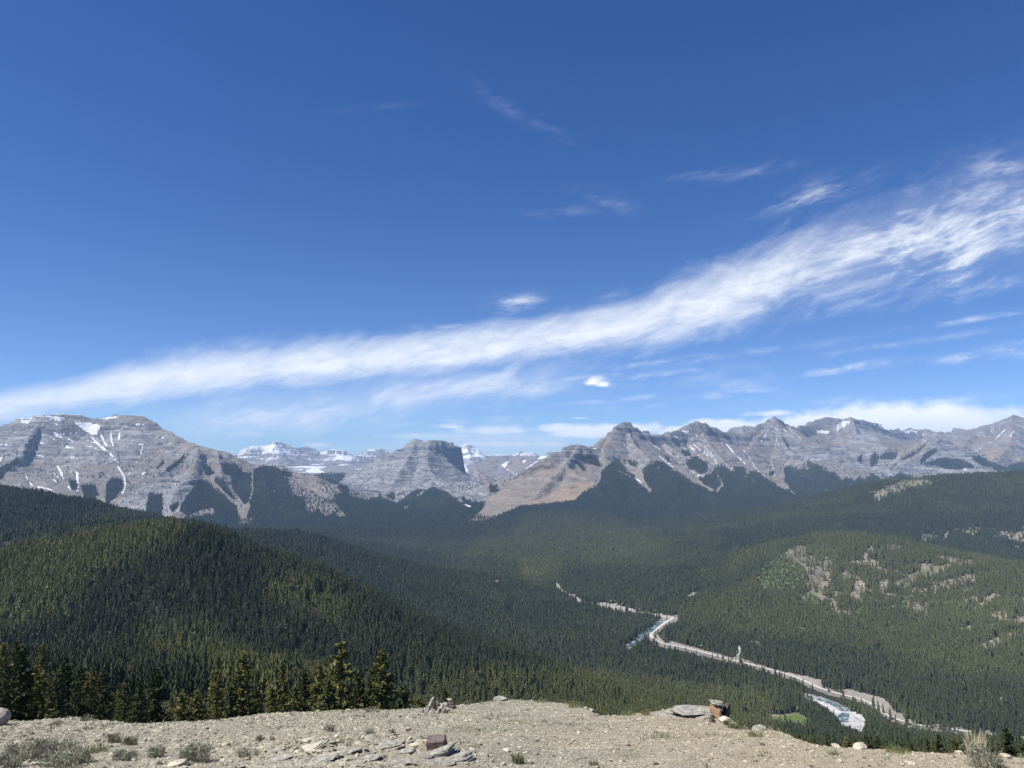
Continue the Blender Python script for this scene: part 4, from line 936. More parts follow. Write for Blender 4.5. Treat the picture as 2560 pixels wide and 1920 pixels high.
# ------------------------------------------------------------------ conifers
def foliage_mat(name, c1, c2, c3, warm=True):
    m = bpy.data.materials.new(name); m.use_nodes = True
    t = NT(m.node_tree); b = t.n['Principled BSDF']
    b.inputs['Roughness'].default_value = .75; b.inputs['Specular IOR Level'].default_value = .25
    oi = t.n.new('ShaderNodeObjectInfo')
    at = t.n.new('ShaderNodeAttribute'); at.attribute_type = 'INSTANCER'; at.attribute_name = 'tint'
    geo = t.n.new('ShaderNodeNewGeometry')
    nb = t.noise(geo.outputs['Position'], .006, 4.0, .6)
    f = t.math('ADD', t.math('MULTIPLY', oi.outputs['Random'], .55), t.math('MULTIPLY', t.ramp(nb, .35, .65), .45))
    c = t.mix(f, c1, c2)
    sp = t.n.new('ShaderNodeSeparateColor'); t.l.new(at.outputs['Color'], sp.inputs[0])
    c = t.mix(t.math('SUBTRACT', 1.0, at.outputs['Alpha']), c, (.016, .028, .018))  # tint alpha: shade of farther slopes painted into the needle colour
    c = t.mix(sp.outputs[0], c, c3)                 # tint.r: leafy aspen green
    c = t.mix(t.math('MULTIPLY', sp.outputs[2], .85), c, (.165, .170, .046))  # tint.b: sunlight on the slopes, painted in as brighter olive
    c = t.mix(sp.outputs[1], c, (.17, .16, .15))  # tint.g: dead grey wood
    t.l.new(c, b.inputs['Base Color'])
    return m
m_fol = foliage_mat('spruce_needles', (.024, .037, .015), (.066, .078, .027), (.13, .175, .065))

def stand_tree(seed, rad=.15, tiers=5, sides=6, crown0=.12):
    """a slim spruce of unit height: ragged stacked skirts"""
    r = np.random.default_rng(seed)
    vs, fs = [], []
    for k in range(tiers):
        t0 = crown0 + (1 - crown0) * k / tiers
        t1 = min(1.0, t0 + (1 - crown0) / tiers * 1.55) if k < tiers - 1 else 1.0
        rr = rad * (1 - (t0 - crown0) / (1 - crown0)) ** .75 * r.uniform(.8, 1.15) + .012
        off = r.uniform(0, 6.28)
        cx, cy = r.normal(0, .012, 2)
        base = len(vs)
        vs.append((cx * .5, cy * .5, t1))
        for s in range(sides):
            a = off + 6.2832 * s / sides
            q = rr * r.uniform(.6, 1.25)
            vs.append((cx + math.cos(a) * q, cy + math.sin(a) * q, t0 + r.uniform(-.025, .025)))
            a2 = a + 3.1416 / sides
            q2 = rr * r.uniform(.3, .55)
            vs.append((cx + math.cos(a2) * q2, cy + math.sin(a2) * q2, t0 + .03 + r.uniform(0, .03)))
        n = sides * 2
        for s in range(n):
            fs.append((base, base + 1 + s, base + 1 + (s + 1) % n))
    # trunk
    b0 = len(vs)
    for s in range(3):
        a = 2.094 * s
        vs.append((math.cos(a) * .012, math.sin(a) * .012, -.06)); vs.append((math.cos(a) * .008, math.sin(a) * .008, .5))
    for s in range(3):
        i, j = b0 + 2 * s, b0 + 2 * ((s + 1) % 3)
        fs.append((i, j, j + 1)); fs.append((i, j + 1, i + 1))
    return vs, fs
def round_tree(seed):
    r = np.random.default_rng(seed)
    bm = bmesh.new(); bmesh.ops.create_icosphere(bm, subdivisions=2, radius=1)
    vs = [(v.co.x * .3 * r.uniform(.7, 1.2), v.co.y * .3 * r.uniform(.7, 1.2), .56 + v.co.z * .42 * r.uniform(.8, 1.1)) for v in bm.verts]
    fs = [[v.index for v in f.verts] for f in bm.faces]
    bm.free(); return vs, fs
def dead_tree(seed):
    r = np.random.default_rng(seed)
    vs, fs = [], []
    def spike(p, q, w):
        b0 = len(vs); p = np.array(p); q = np.array(q)
        for s in range(3):
            a = 2.094 * s
            vs.append((p[0] + math.cos(a) * w, p[1] + math.sin(a) * w, p[2]))
        vs.append(tuple(q))
        for s in range(3): fs.append((b0 + s, b0 + (s + 1) % 3, b0 + 3))
    spike((0, 0, -.05), (0, 0, 1), .022)
    for k in range(14):
        z = r.uniform(.2, .92); a = r.uniform(0, 6.28); L = .11 * (1.1 - z) + .02
        spike((0, 0, z), (math.cos(a) * L, math.sin(a) * L, z - .02), .01)
    return vs, fs
def hidden_coll(name, objs):
    c = bpy.data.collections.new(name)
    for o in objs: c.objects.link(o)
    return c
srcs = []
for k in range(5):
    v, f = stand_tree(40 + k, rad=.145 + .02 * (k % 3), tiers=6, sides=6); srcs.append(mesh_obj('source_%02d_spruce' % k, v, f, m_fol, link=False))
v, f = dead_tree(5); srcs.append(mesh_obj('source_05_snag', v, f, m_fol, link=False))
v, f = round_tree(6); srcs.append(mesh_obj('source_06_aspen', v, f, m_fol, link=False))
C_near = hidden_coll('near_sources', srcs)
srcs2 = []
for k in range(4):
    v, f = stand_tree(60 + k, rad=.165 + .02 * (k % 2), tiers=3, sides=4, crown0=.08); srcs2.append(mesh_obj('source_%02d_spruce' % k, v, f, m_fol, link=False))
v, f = round_tree(8); srcs2.append(mesh_obj('source_04_aspen', v, f, m_fol, link=False))
C_far = hidden_coll('far_sources', srcs2)

def scatter(name, pts, scl, idx, tint, coll, align=None, label=None):
    """one object of instances (stuff): trees past the single ones, pebbles, grass"""
    me = bpy.data.meshes.new(name)
    n = len(pts)
    me.vertices.add(n); me.vertices.foreach_set('co', np.asarray(pts, np.float32).ravel())
    a = me.attributes.new('scl', 'FLOAT_VECTOR', 'POINT'); a.data.foreach_set('vector', np.asarray(scl, np.float32).ravel())
    a = me.attributes.new('idx', 'INT', 'POINT'); a.data.foreach_set('value', np.asarray(idx, np.int32))
    a = me.attributes.new('tint', 'FLOAT_COLOR', 'POINT'); a.data.foreach_set('color', np.asarray(tint, np.float32).ravel())
    rot = np.zeros((n, 3), np.float32) if align is None else np.asarray(align, np.float32)
    if align is None: rot[:, 2] = rng.uniform(0, 6.28, n)
    a = me.attributes.new('rot', 'FLOAT_VECTOR', 'POINT'); a.data.foreach_set('vector', rot.ravel())
    o = bpy.data.objects.new(name, me); COL.objects.link(o)
    ng = bpy.data.node_groups.new(name + '_nodes', 'GeometryNodeTree')
    ng.interface.new_socket('Geometry', in_out='INPUT', socket_type='NodeSocketGeometry')
    ng.interface.new_socket('Geometry', in_out='OUTPUT', socket_type='NodeSocketGeometry')
    N = ng.nodes; L = ng.links
    gi = N.new('NodeGroupInput'); go = N.new('NodeGroupOutput')
    m2p = N.new('GeometryNodeMeshToPoints')
    ci = N.new('GeometryNodeCollectionInfo'); ci.inputs['Collection'].default_value = coll
    ci.inputs['Separate Children'].default_value = True; ci.inputs['Reset Children'].default_value = True
    iop = N.new('GeometryNodeInstanceOnPoints'); iop.inputs['Pick Instance'].default_value = True
    def named(nm, dt):
        a = N.new('GeometryNodeInputNamedAttribute'); a.data_type = dt; a.inputs['Name'].default_value = nm
        return a.outputs['Attribute']
    L.new(gi.outputs[0], iop.inputs['Points'])
    L.new(ci.outputs[0], iop.inputs['Instance'])
    L.new(named('idx', 'INT'), iop.inputs['Instance Index'])
    e2r = N.new('FunctionNodeEulerToRotation'); L.new(named('rot', 'FLOAT_VECTOR'), e2r.inputs[0])
    L.new(e2r.outputs[0], iop.inputs['Rotation'])
    L.new(named('scl', 'FLOAT_VECTOR'), iop.inputs['Scale'])
    L.new(iop.outputs[0], go.inputs[0])
    md = o.modifiers.new('scatter', 'NODES'); md.node_group = ng
    tag(o, label=label, kind='stuff')
    return o

# sample tree feet over the land that can be seen
GXf, GYf, GZf = GX, GY, GZ
Mt = np.maximum.accumulate(GZ / GY, axis=0)
tvis = (GZ + 14) / GY >= Mt - 0.0035
tc_ = tvis[:-1, :-1] & (np.abs(us[None, :-1]) < .73)
ci_, cj_ = np.nonzero(tc_)
Yc = rows[ci_]; area = (rows[ci_ + 1] - rows[ci_]) * Yc * DU
spacing = np.interp(Yc, [0, 300, 900, 1500, 2500, 4000, 6000, 9000, 13000], [2.4, 2.6, 2.9, 3.9, 4.8, 6.8, 9.6, 13.5, 18.0])
lam_ = area / spacing ** 2
fc = CV['forest'].reshape(NR, NU)[ci_, cj_]
sparse = (Yc > 4700) & (fc < .3) & (GZ[ci_, cj_] < 150)
lam_ = lam_ * np.where(fc > .02, np.clip(fc * 1.3, 0, 1), 0) + lam_ * sparse * (CV['tan'].reshape(NR, NU)[ci_, cj_] < .3) * .02
few = (Yc > 1300) & (Yc < 4700) & (fc < .3) & (CV['gravel'].reshape(NR, NU)[ci_, cj_] < .1) & (CV['grass'].reshape(NR, NU)[ci_, cj_] < .8)
lam_ = lam_ + area / spacing ** 2 * few * .11
lam_[(Yc > 13000) | (Yc < 260)] = 0
cnt = rng.poisson(lam_)
rep = np.repeat(np.arange(len(cnt)), cnt)
ti, tj = ci_[rep], cj_[rep]
ry = rows[ti] + rng.random(len(rep)) * (rows[ti + 1] - rows[ti]); ru = us[tj] + rng.random(len(rep)) * DU
tx_, ty_ = ru * ry, ry
tz_ = grid_z(tx_, ty_)
H0 = np.interp(ty_, [0, 400, 900, 1500, 2500, 5000, 7000, 13000], [10, 10.5, 12, 15.5, 16, 16, 17, 19.0])
hh_ = H0 * np.clip(rng.normal(1, .26, len(rep)), .35, 1.6) * (1 + .30 * fbm(tx_ / 70, ty_ / 70, 3, 220))
cv = cover(tx_, ty_, tz_)
keep = rng.random(len(rep)) < np.where(cv['forest'] < .25, np.where((ty_ > 4700) | ((ty_ > 1300) & (cv['gravel'] < .1) & (cv['grass'] < .8)), .9, .05), cv['forest'])
# keep the road, river and openings from being hidden: tops must not stand in front of them
for fr_ in (.45, .85):
    pxx, pyy = to_px(tx_, ty_, tz_ + hh_ * fr_)
    nv = np.where((ty_ > 350) & (ty_ < 4700), np.maximum(sample(HARD, pxx, pyy), .28 * sample(N2b, pxx, pyy)), 0)
    keep &= rng.random(len(rep)) >= nv * (.95 if fr_ < .5 else .8)
# natural small gaps
gap = fbm(tx_ / 45, ty_ / 45, 3, 230)
keep &= ~((gap > .52) & (ty_ < 4700))
tx_, ty_, tz_, hh_ = tx_[keep], ty_[keep], tz_[keep], hh_[keep]
cvk = {k: v[keep] for k, v in cv.items()}
n = len(tx_)
aspen = (rng.random(n) < cvk['aspen'] * .6) | ((rng.random(n) < .10 * sstep(.25, .6, fbm(tx_ / 160, ty_ / 160, 3, 240))) & (ty_ > 1200) & (ty_ < 3600))
dead = (rng.random(n) < np.maximum(cvk['dead'] * .75, .012)) & (ty_ < 1400)
wid = np.interp(ty_, [0, 1500, 5000, 9000, 13000], [.95, .98, 1.45, 2.1, 2.6]) * rng.uniform(.8, 1.25, n)
hh_ = np.where(aspen, hh_ * .55, hh_) * np.where(dead, .8, 1)
nearm = ty_ < 1400
idx = rng.integers(0, 5, n); idx = np.where(dead, 5, idx); idx = np.where(aspen, 6, idx)
idf = rng.integers(0, 4, n); idf = np.where(aspen, 4, idf)
tint = np.zeros((n, 4), np.float32); tint[:, 3] = 1 - .75 * sstep(3900, 5600, ty_) - .35 * sstep(1000, 1500, ty_) * sstep(1280, 950, cvk['px']) * (1 - sstep(3900, 5600, ty_)) - .4 * ((cvk['px'] > 1800) & (ty_ > 3090) & (ty_ < 3900))  # alpha paints farther slopes darker, as shade behind the nearer crests
patch = sstep(.15, .6, fbm(tx_ / 420, ty_ / 420, 4, 250))
tint[:, 0] = np.where(aspen, rng.uniform(.6, 1, n), .12 * patch)
tint[:, 2] = np.clip(cvk['sunlit'] * rng.uniform(.5, 1.1, n) + .25 * patch * rng.random(n), 0, 1) * (1 - aspen)
tint[:, 1] = np.where(dead, 1, np.where(aspen, 0, .10 * rng.random(n)))
S3v = np.stack([hh_ * wid, hh_ * wid, hh_], 1)
P3v = np.stack([tx_, ty_, tz_ - .3], 1)
# the nearest ones that show become single trees further down; here the mass
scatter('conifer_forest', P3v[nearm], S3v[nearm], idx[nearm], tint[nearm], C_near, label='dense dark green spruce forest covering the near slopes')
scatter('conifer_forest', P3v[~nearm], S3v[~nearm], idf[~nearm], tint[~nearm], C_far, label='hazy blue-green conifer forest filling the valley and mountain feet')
print("trees", nearm.sum(), (~nearm).sum(), "t=%.1f" % (time.time() - T0))

# ------------------------------------------------------------------ the air
hz = bpy.data.materials.new('haze'); hz.use_nodes = True
_n = hz.node_tree; _n.nodes.clear()
_v = _n.nodes.new('ShaderNodeVolumePrincipled'); _o = _n.nodes.new('ShaderNodeOutputMaterial')
_v.inputs['Color'].default_value = (.42, .64, 1.0, 1)
_v.inputs['Density'].default_value = 3.2e-5
_v.inputs['Anisotropy'].default_value = .0
_n.links.new(_v.outputs[0], _o.inputs['Volume'])
zlo, zhi = float(GZ[vis].min()) - 40, float(GZ.max()) + 60
hx = 26000
hv = [(x, y, z) for x in (-hx, hx) for y in (-60, 25000) for z in (zlo, zhi)]
hf = [(0, 1, 3, 2), (4, 6, 7, 5), (0, 4, 5, 1), (2, 3, 7, 6), (0, 2, 6, 4), (1, 5, 7, 3)]
tag(mesh_obj('haze', hv, hf, hz), kind='stuff')

# ------------------------------------------------------------------ the gravel ridge top the photographer stands on
EDGE = [(-900, 1790), (-400, 1792), (-100, 1800), (0, 1800), (60, 1803), (120, 1797), (190, 1793), (240, 1799), (330, 1808), (440, 1805), (540, 1800), (600, 1793), (650, 1785), (720, 1781), (790, 1779), (850, 1776), (900, 1773), (980, 1775), (1040, 1771), (1080, 1769), (1140, 1764), (1180, 1760), (1215, 1754),
        (1240, 1749), (1262, 1748), (1300, 1750), (1340, 1752), (1400, 1758), (1450, 1765), (1475, 1776), (1495, 1789), (1540, 1789), (1590, 1784), (1640, 1778), (1680, 1770), (1700, 1766), (1740, 1766), (1800, 1768), (1815, 1784), (1830, 1804), (1850, 1812), (1876, 1824), (1900, 1820),
        (1925, 1822), (1960, 1832), (1990, 1846), (2020, 1856), (2060, 1865), (2100, 1868), (2140, 1870), (2180, 1874), (2240, 1877), (2300, 1881), (2360, 1883), (2420, 1886), (2480, 1887), (2520, 1891), (2560, 1893), (2700, 1898), (3300, 1905)]
EYE, GSL = 1.62, 0.205
eu, ey_ = [], []
for (a, b) in EDGE:
    cx, cy, cz = px_dir(a, b)
    eu.append(cx / cy); ey_.append(EYE / (-(cz / cy) - GSL))
eu = np.array(eu); ey_ = np.array(ey_)
def zf(x, y, fine=True):
    x = np.asarray(x, float); y = np.asarray(y, float)
    u = x / np.maximum(y, .5)
    ye = np.interp(u, eu, ey_)
    d = y - ye
    z = -EYE - GSL * y
    # the brow rolls over, then falls away
    z = z - np.where(d > 0, 0.25 * d + 0.95 * np.clip(d - .1, 0, 5) + 0.45 * np.clip(d - 5, 0, None), 0)
    lum = fbm(x / 2.3, y / 2.3, 3, 400); sml = fbm(x / .6, y / .6, 3, 410)
    inside = sstep(0.0, 2.0, -d)
    z = z + (.045 * lum) * inside + .018 * sml * sstep(-.5, .6, -d)
    # rocky rib at the bottom centre
    rx, ry = (x + 1.75) / 1.7, (y - 11.35) / .9
    rib = np.exp(-(rx * rx + ry * ry) ** 1.5)
    z = z + .15 * rib * (1 + .6 * fbm(x / .35, y / .9, 3, 420))
    if fine:
        f = fbm(x / .11, y / .11, 4, 430, .6)
        st = fbm(x / .16, y / .05, 3, 440, .6)
        z = z + .011 * f + rib * .10 * np.abs(st) + .006 * st
    return z
NU2, NR2 = 1000, 300
u2 = np.linspace(-.86, .86, NU2)
r2 = np.concatenate([np.linspace(1.2, 8.6, 24, endpoint=False), 8.6 + (np.linspace(0, 1, NR2 - 24) ** 1.15) * 22.0])
GX2 = r2[:, None] * u2[None, :]; GY2 = np.repeat(r2[:, None], NU2, 1)
GZ2 = zf(GX2.ravel(), GY2.ravel()).reshape(GX2.shape)
def grid_faces(nr, nu):
    i, j = np.meshgrid(np.arange(nr - 1), np.arange(nu - 1), indexing='ij')
    a = (i * nu + j).ravel()
    return np.stack([a, a + 1, a + nu + 1, a + nu], 1)
def gravel_mat():
    m = bpy.data.materials.new('ridge_gravel'); m.use_nodes = True
    t = NT(m.node_tree); b = t.n['Principled BSDF']
    b.inputs['Roughness'].default_value = .95; b.inputs['Specular IOR Level'].default_value = .1
    geo = t.n.new('ShaderNodeNewGeometry'); pos = geo.outputs['Position']
    x, y, z = t.sep(pos)
    def voro(scale, out='Color'):
        v = t.n.new('ShaderNodeTexVoronoi'); v.inputs['Scale'].default_value = scale; t.l.new(pos, v.inputs['Vector']); return v.outputs[out], v.outputs['Distance']
    c1, d1 = voro(26.0); c2, d2 = voro(60.0)
    s1 = t.sep(c1)[0]; s2 = t.sep(c2)[1]
    big = t.noise(pos, .45, 4.0, .6); med = t.noise(pos, 2.4, 5.0, .65); fin = t.noise(pos, 16.0, 4.0, .7)
    warm = t.math('ADD', t.ramp(x, -1.5, 4.5), t.math('MULTIPLY', t.math('SUBTRACT', big, .5), 1.1))
    soil = t.mix(t.ramp(warm, .1, .9), (.235, .213, .158), (.31, .255, .168))
    soil = t.mix(t.ramp(med, .35, .7, 0, .6), soil, (.36, .315, .23))
    chip = t.mix(s1, (.26, .24, .185), (.46, .43, .335))
    chip = t.mix(t.ramp(warm, .2, 1.0, 0, .5), chip, (.50, .425, .285))
    col = t.mix(t.ramp(t.math('ADD', s2, t.math('MULTIPLY', t.math('SUBTRACT', med, .5), 1.3)), .30, .62), soil, chip)
    col = t.mix(t.ramp(fin, .30, .45, .55, 0), col, (.12, .105, .08))
    pale = t.noise(t.comb(t.math('MULTIPLY', x, .35), t.math('MULTIPLY', y, 1.3)), 1.0, 5.0, .62)
    col = t.mix(t.ramp(pale, .58, .68, 0, .55), col, (.56, .52, .41))
    rust = t.noise(t.comb(x, y, 31.0), .9, 4.0, .6)
    col = t.mix(t.ramp(rust, .70, .78, 0, .55), col, (.42, .26, .15))
    grn = t.noise(t.comb(x, y, 71.0), .7, 5.0, .66)
    col = t.mix(t.ramp(t.math('ADD', grn, t.math('MULTIPLY', fin, .25)), .68, .82, 0, .55), col, (.135, .150, .075))
    t.l.new(col, b.inputs['Base Color'])
    bp = t.n.new('ShaderNodeBump'); bp.inputs['Distance'].default_value = .035; bp.inputs['Strength'].default_value = 1.0
    h = t.math('ADD', t.math('MULTIPLY', fin, .8), t.math('ADD', t.math('MULTIPLY', s1, .5), t.math('MULTIPLY', t.math('MINIMUM', d2, .5), -.7)))
    t.l.new(h, bp.inputs['Height']); t.l.new(bp.outputs[0], b.inputs['Normal'])
    return m
M_GRAVEL = gravel_mat()
tag(mesh_obj('ridge_ground', np.stack([GX2.ravel(), GY2.ravel(), GZ2.ravel()], 1), grid_faces(len(r2), NU2), M_GRAVEL, smooth=True), kind='structure')
# ground under and behind the camera
bx, by = np.meshgrid(np.linspace(-30, 30, 61), np.linspace(-30, 1.3, 32)); bz = zf(bx.ravel(), np.maximum(by.ravel(), 1.2), False).reshape(bx.shape) - .03 - np.clip(1.2 - by, 0, 99) * -.12
tag(mesh_obj('ridge_ground', np.stack([bx.ravel(), by.ravel(), bz.ravel()], 1), grid_faces(32, 61), M_GRAVEL, smooth=True), kind='structure')

def at_px(px, py):
    """point on the ridge top under a photograph pixel"""
    cx, cy, cz = px_dir(px, py)
    ys = np.linspace(7, 26, 1900)
    zr = cz / cy * ys; zg = zf(cx / cy * ys, ys, False)
    k = np.nonzero(zr <= zg)[0]
    i = k[0] if len(k) else int(np.argmin(np.abs(zr - zg)))
    return float(cx / cy * ys[i]), float(ys[i]), float(zg[i])

# ------------------------------------------------------------------ stones
def stone_mat(name, c1, c2, lichen=None, scale=9.0, rough=.9):
    m = bpy.data.materials.new(name); m.use_nodes = True
    t = NT(m.node_tree); b = t.n['Principled BSDF']
    b.inputs['Roughness'].default_value = rough; b.inputs['Specular IOR Level'].default_value = .2
    tcx = t.n.new('ShaderNodeTexCoord'); pos = tcx.outputs['Object']
    oi = t.n.new('ShaderNodeObjectInfo')
    p2 = t.vmath('ADD', pos, t.comb(t.math('MULTIPLY', oi.outputs['Random'], 50.0), 0.0, 0.0))
    n1 = t.noise(p2, scale, 6.0, .66); n2 = t.noise(p2, scale * 5, 4.0, .7)
    px_, py_, pz_ = t.sep(p2)
    lay = t.noise(t.comb(t.math('MULTIPLY', px_, 2.0), t.math('MULTIPLY', py_, 2.0), t.math('MULTIPLY', pz_, 45.0)), 1.0, 3.0, .6)
    col = t.mix(t.ramp(n1, .32, .68), c1, c2)
    col = t.mix(t.ramp(n2, .30, .46, .5, 0), col, tuple(v * .5 for v in c1))
    col = t.mix(t.ramp(lay, .60, .70, 0, .4), col, tuple(v * .6 for v in c1))
    if lichen: col = t.mix(t.ramp(n1, .56, .66, 0, .8), col, lichen)
    t.l.new(col, b.inputs['Base Color'])
    bp = t.n.new('ShaderNodeBump'); bp.inputs['Distance'].default_value = .03
    t.l.new(t.math('ADD', n1, t.math('ADD', t.math('MULTIPLY', n2, .35), t.math('MULTIPLY', lay, .35))), bp.inputs['Height'])
    t.l.new(bp.outputs[0], b.inputs['Normal'])
    return m
MS_GREY = stone_mat('grey_stone', (.20, .19, .165), (.42, .395, .33), (.50, .485, .40), 14.0)
MS_PALE = stone_mat('pale_stone', (.40, .355, .27), (.60, .55, .43))
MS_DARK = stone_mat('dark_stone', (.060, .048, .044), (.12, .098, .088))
MS_RED = stone_mat('red_brown_stone', (.105, .074, .068), (.185, .15, .142), None, 7.0)
MS_ORANGE = stone_mat('orange_stone', (.27, .165, .095), (.42, .30, .19), (.20, .135, .09))
MS_PURPLE = stone_mat('purple_grey_stone', (.15, .125, .125), (.30, .26, .25))
def rock_mesh(name, seed, size, cuts=9, sub=3, layer=0.0, rough=.03, boxy=.0):
    r = np.random.default_rng(seed)
    bm = bmesh.new(); bmesh.ops.create_icosphere(bm, subdivisions=sub, radius=1)
    P = np.array([v.co[:] for v in bm.verts]); Fx = [[v.index for v in f.verts] for f in bm.faces]; bm.free()
    if boxy: P = np.sign(P) * np.abs(P) ** (1 - boxy); P /= np.abs(P).max()
    for _ in range(cuts):
        nrm = r.normal(size=3); nrm /= np.linalg.norm(nrm)
        d = r.uniform(.55, .88)
        e = np.maximum(P @ nrm - d, 0)
        P = P - e[:, None] * nrm
    P = P * (1 + rough * r.normal(size=(len(P), 1)))
    if layer:
        q = P[:, 2] / layer
        s = vnoise(np.floor(q) * 3.7, np.full(len(q), seed * 1.3)) * .14
        P[:, 0] *= 1 + s; P[:, 1] *= 1 + s
    P *= np.array(size) / 2 / np.abs(P).max(0)
    me = bpy.data.meshes.new(name); me.from_pydata(P.tolist(), [], Fx); me.update()
    return me
def put(name, me, mat, loc, rot=(0, 0, 0), parent=None, scale=1.0):
    if me.users and me.materials and me.materials[0] != mat: me = me.copy(); me.materials.clear()
    if not me.materials: me.materials.append(mat)
    o = bpy.data.objects.new(name, me); COL.objects.link(o)
    o.location = loc; o.rotation_euler = rot; o.scale = (scale,) * 3
    if parent: o.parent = parent
    return o
def empty(name, loc):
    o = bpy.data.objects.new(name, None); COL.objects.link(o); o.location = loc
    return o
PXM = lambda y: F / y     # photograph pixels per metre at distance y

# square red-brown block
x, y, z = at_px(1091, 1874)
bm = bmesh.new()
pts = [(-.125, -.09, -.03), (.115, -.11, -.05), (.15, .10, -.05), (-.10, .12, -.03), (-.14, -.085, .075), (.105, -.115, .10), (.135, .085, .125), (-.115, .115, .10)]
vs = [bm.verts.new(p) for p in pts]
for f in [(0, 3, 2, 1), (4, 5, 6, 7), (0, 1, 5, 4), (1, 2, 6, 5), (2, 3, 7, 6), (3, 0, 4, 7)]: bm.faces.new([vs[i] for i in f])
bmesh.ops.bevel(bm, geom=bm.edges[:], offset=.008, segments=1, affect='EDGES')
bmesh.ops.subdivide_edges(bm, edges=bm.edges[:], cuts=3, use_grid_fill=True)
for v in bm.verts: v.co += Vector(np.random.default_rng(v.index).normal(0, .0022, 3))
me = bpy.data.meshes.new('stone_block'); bm.to_mesh(me); bm.free()
tag(put('stone_block', me, MS_RED, (x, y - .02, z + .055), (.05, 0, .12)), 'squared red-brown stone block perched on the pale rocky rib', 'rock')

# outcrop slabs of the rib (dipping to the left-front)
slabs = [(960, 1873, .62, .34, .13, -.2, 1, 'low tilted grey slab at the top edge of the rocky rib'),
         (1040, 1869, .24, .16, .09, .3, 2, 'pale lozenge stone lying next to the red-brown block'),
         (1010, 1884, .34, .2, .10, -.15, 1, 'grey wedge of rock in front of the pale lozenge stone'),
         (1098, 1884, .50, .26, .12, .12, 1, 'grey ledge carrying the red-brown block'),
         (1152, 1903, .42, .30, .17, .25, 1, 'undercut grey slab at the end of the rib with a dark hollow'),
         (1120, 1912, .30, .18, .10, -.1, 1, 'grey slab lying against the undercut slab'),
         (1085, 1908, .34, .17, .08, .2, 1, 'thin greenish grey slab below the ledge with the block'),
         (1065, 1896, .22, .12, .06, .1, 3, 'thin purple-grey flake below the ledge with the block'),
         (760, 1876, .85, .30, .07, .1, 2, 'smooth pale bedrock plate at the far end of the rib'),
         (860, 1884, .45, .22, .08, .0, 1, 'flat grey plate between the smooth plate and the wedge'),
         (920, 1900, .40, .20, .08, -.2, 1, 'grey plate low on the rib with split edges'),
         (800, 1903, .50, .24, .07, .15, 1, 'broad flaky grey plate low on the rib'),
         (700, 1900, .40, .20, .06, 0, 1, 'cracked grey plate near the brush end of the rib'),
         (985, 1915, .44, .22, .09, .1, 1, 'grey plate under the wedge of rock'),
         (680, 1878, .40, .2, .05, -.1, 1, 'thin grey plate at the brush end of the rib')]
for i, (a, b, sx, sy, sz, rz, mt, lab) in enumerate(slabs):
    x, y, z = at_px(a, b)
    tag(put('rock_slab', rock_mesh('rock_slab', 300 + i, (sx, sy, sz), 12, 4, .22, .018, .25), {1: MS_GREY, 2: MS_PALE, 3: MS_PURPLE}[mt], (x, y, z + sz * .14), (R(5), R(-13), rz)), lab, 'rock', 'slabs of the rocky rib')
# flat yellow stone, boulder by the frame edge
x, y, z = at_px(447, 1914); tag(put('flat_stone', rock_mesh('flat_stone', 41, (.27, .2, .085), 8, 3, 0, .01, .2), MS_PALE, (x, y, z + .02), (0, R(-6), .3)), 'flat yellowish stone below the twiggy grey bush', 'rock')
x, y, z = at_px(-2, 1812); tag(put('boulder', rock_mesh('boulder', 42, (.34, .4, .36), 10, 3, 0, .01), MS_GREY, (x, y, z + .14)), 'rounded grey boulder cut off by the picture edge', 'rock')
x, y, z = at_px(2075, 1842)
# ledge with the orange block
x, y, z = at_px(1758, 1795)
S_ = 1 / PXM(y)
led = empty('rock_ledge', (x, y, z)); tag(led, 'layered grey rock ledge on the brow beside the orange stone', 'rock')
for k, (ox, oz, sx, sy, sz, ry) in enumerate([(-34, 2, 70, .5, 12, 5), (-2, 0, 60, .45, 12, 4), (-60, -4, 46, .4, 9, 6), (-10, -6, 90, .9, 16, 4), (-22, 6, 96, .8, 10, 3), (-4, 13, 80, .75, 9, 2), (-30, 19, 74, .7, 7, 1), (12, 20, 62, .7, 7, 3), (-70, 2, 60, .6, 10, 3), (-50, 12, 60, .6, 8, 2)]):
    put('layer', rock_mesh('layer', 500 + k, (sx * S_ * 1.1, sy, sz * S_ * 1.5), 8, 4, .3, .012, .35), MS_GREY, (ox * S_, .04 * k - .05, (oz - 12 + (4 if k > 4 else 0)) * S_), (0, R(ry), .05 * k), led)
x, y, z = at_px(1796, 1797)
tag(put('orange_boulder', rock_mesh('orange_boulder', 77, (.27, .30, .34), 7, 4, 0, .012, .45), MS_ORANGE, (x, y + .05, z + .13), (R(3), R(4), R(12))), 'orange-faced upright boulder at the broken end of the ledge', 'rock')
tag(put('capstone', rock_mesh('capstone', 78, (.34, .36, .07), 7, 3, .2, .012, .4), MS_GREY, (x + .02, y + .1, z + .30), (0, R(6), .2)), 'grey capstone lying on top of the orange boulder', 'rock')
tag(put('dark_boulder', rock_mesh('dark_boulder', 79, (.16, .30, .38), 7, 3, 0, .012, .3), MS_DARK, (x + .19, y + .10, z + .08), (0, R(10), R(-10))), 'dark shaded boulder leaning against the orange one', 'rock')  # dark stone colour stands in for the orange boulder's shaded right face
x, y, z = at_px(1812, 1806); tag(put('pale_boulder', rock_mesh('pale_boulder', 80, (.36, .26, .2), 7, 3, 0, .012, .2), MS_PALE, (x, y - .1, z + .03), (0, R(22), 0)), 'pale yellow rock sloping down under the orange boulder', 'rock')
x, y, z = at_px(1780, 1806); tag(put('dark_stone', rock_mesh('dark_stone', 81, (.12, .14, .20), 7, 3, 0, .012), MS_DARK, (x, y - .05, z + .05), (0, R(10), 0)), 'small black wedge of rock in the hollow beside the ledge', 'rock')
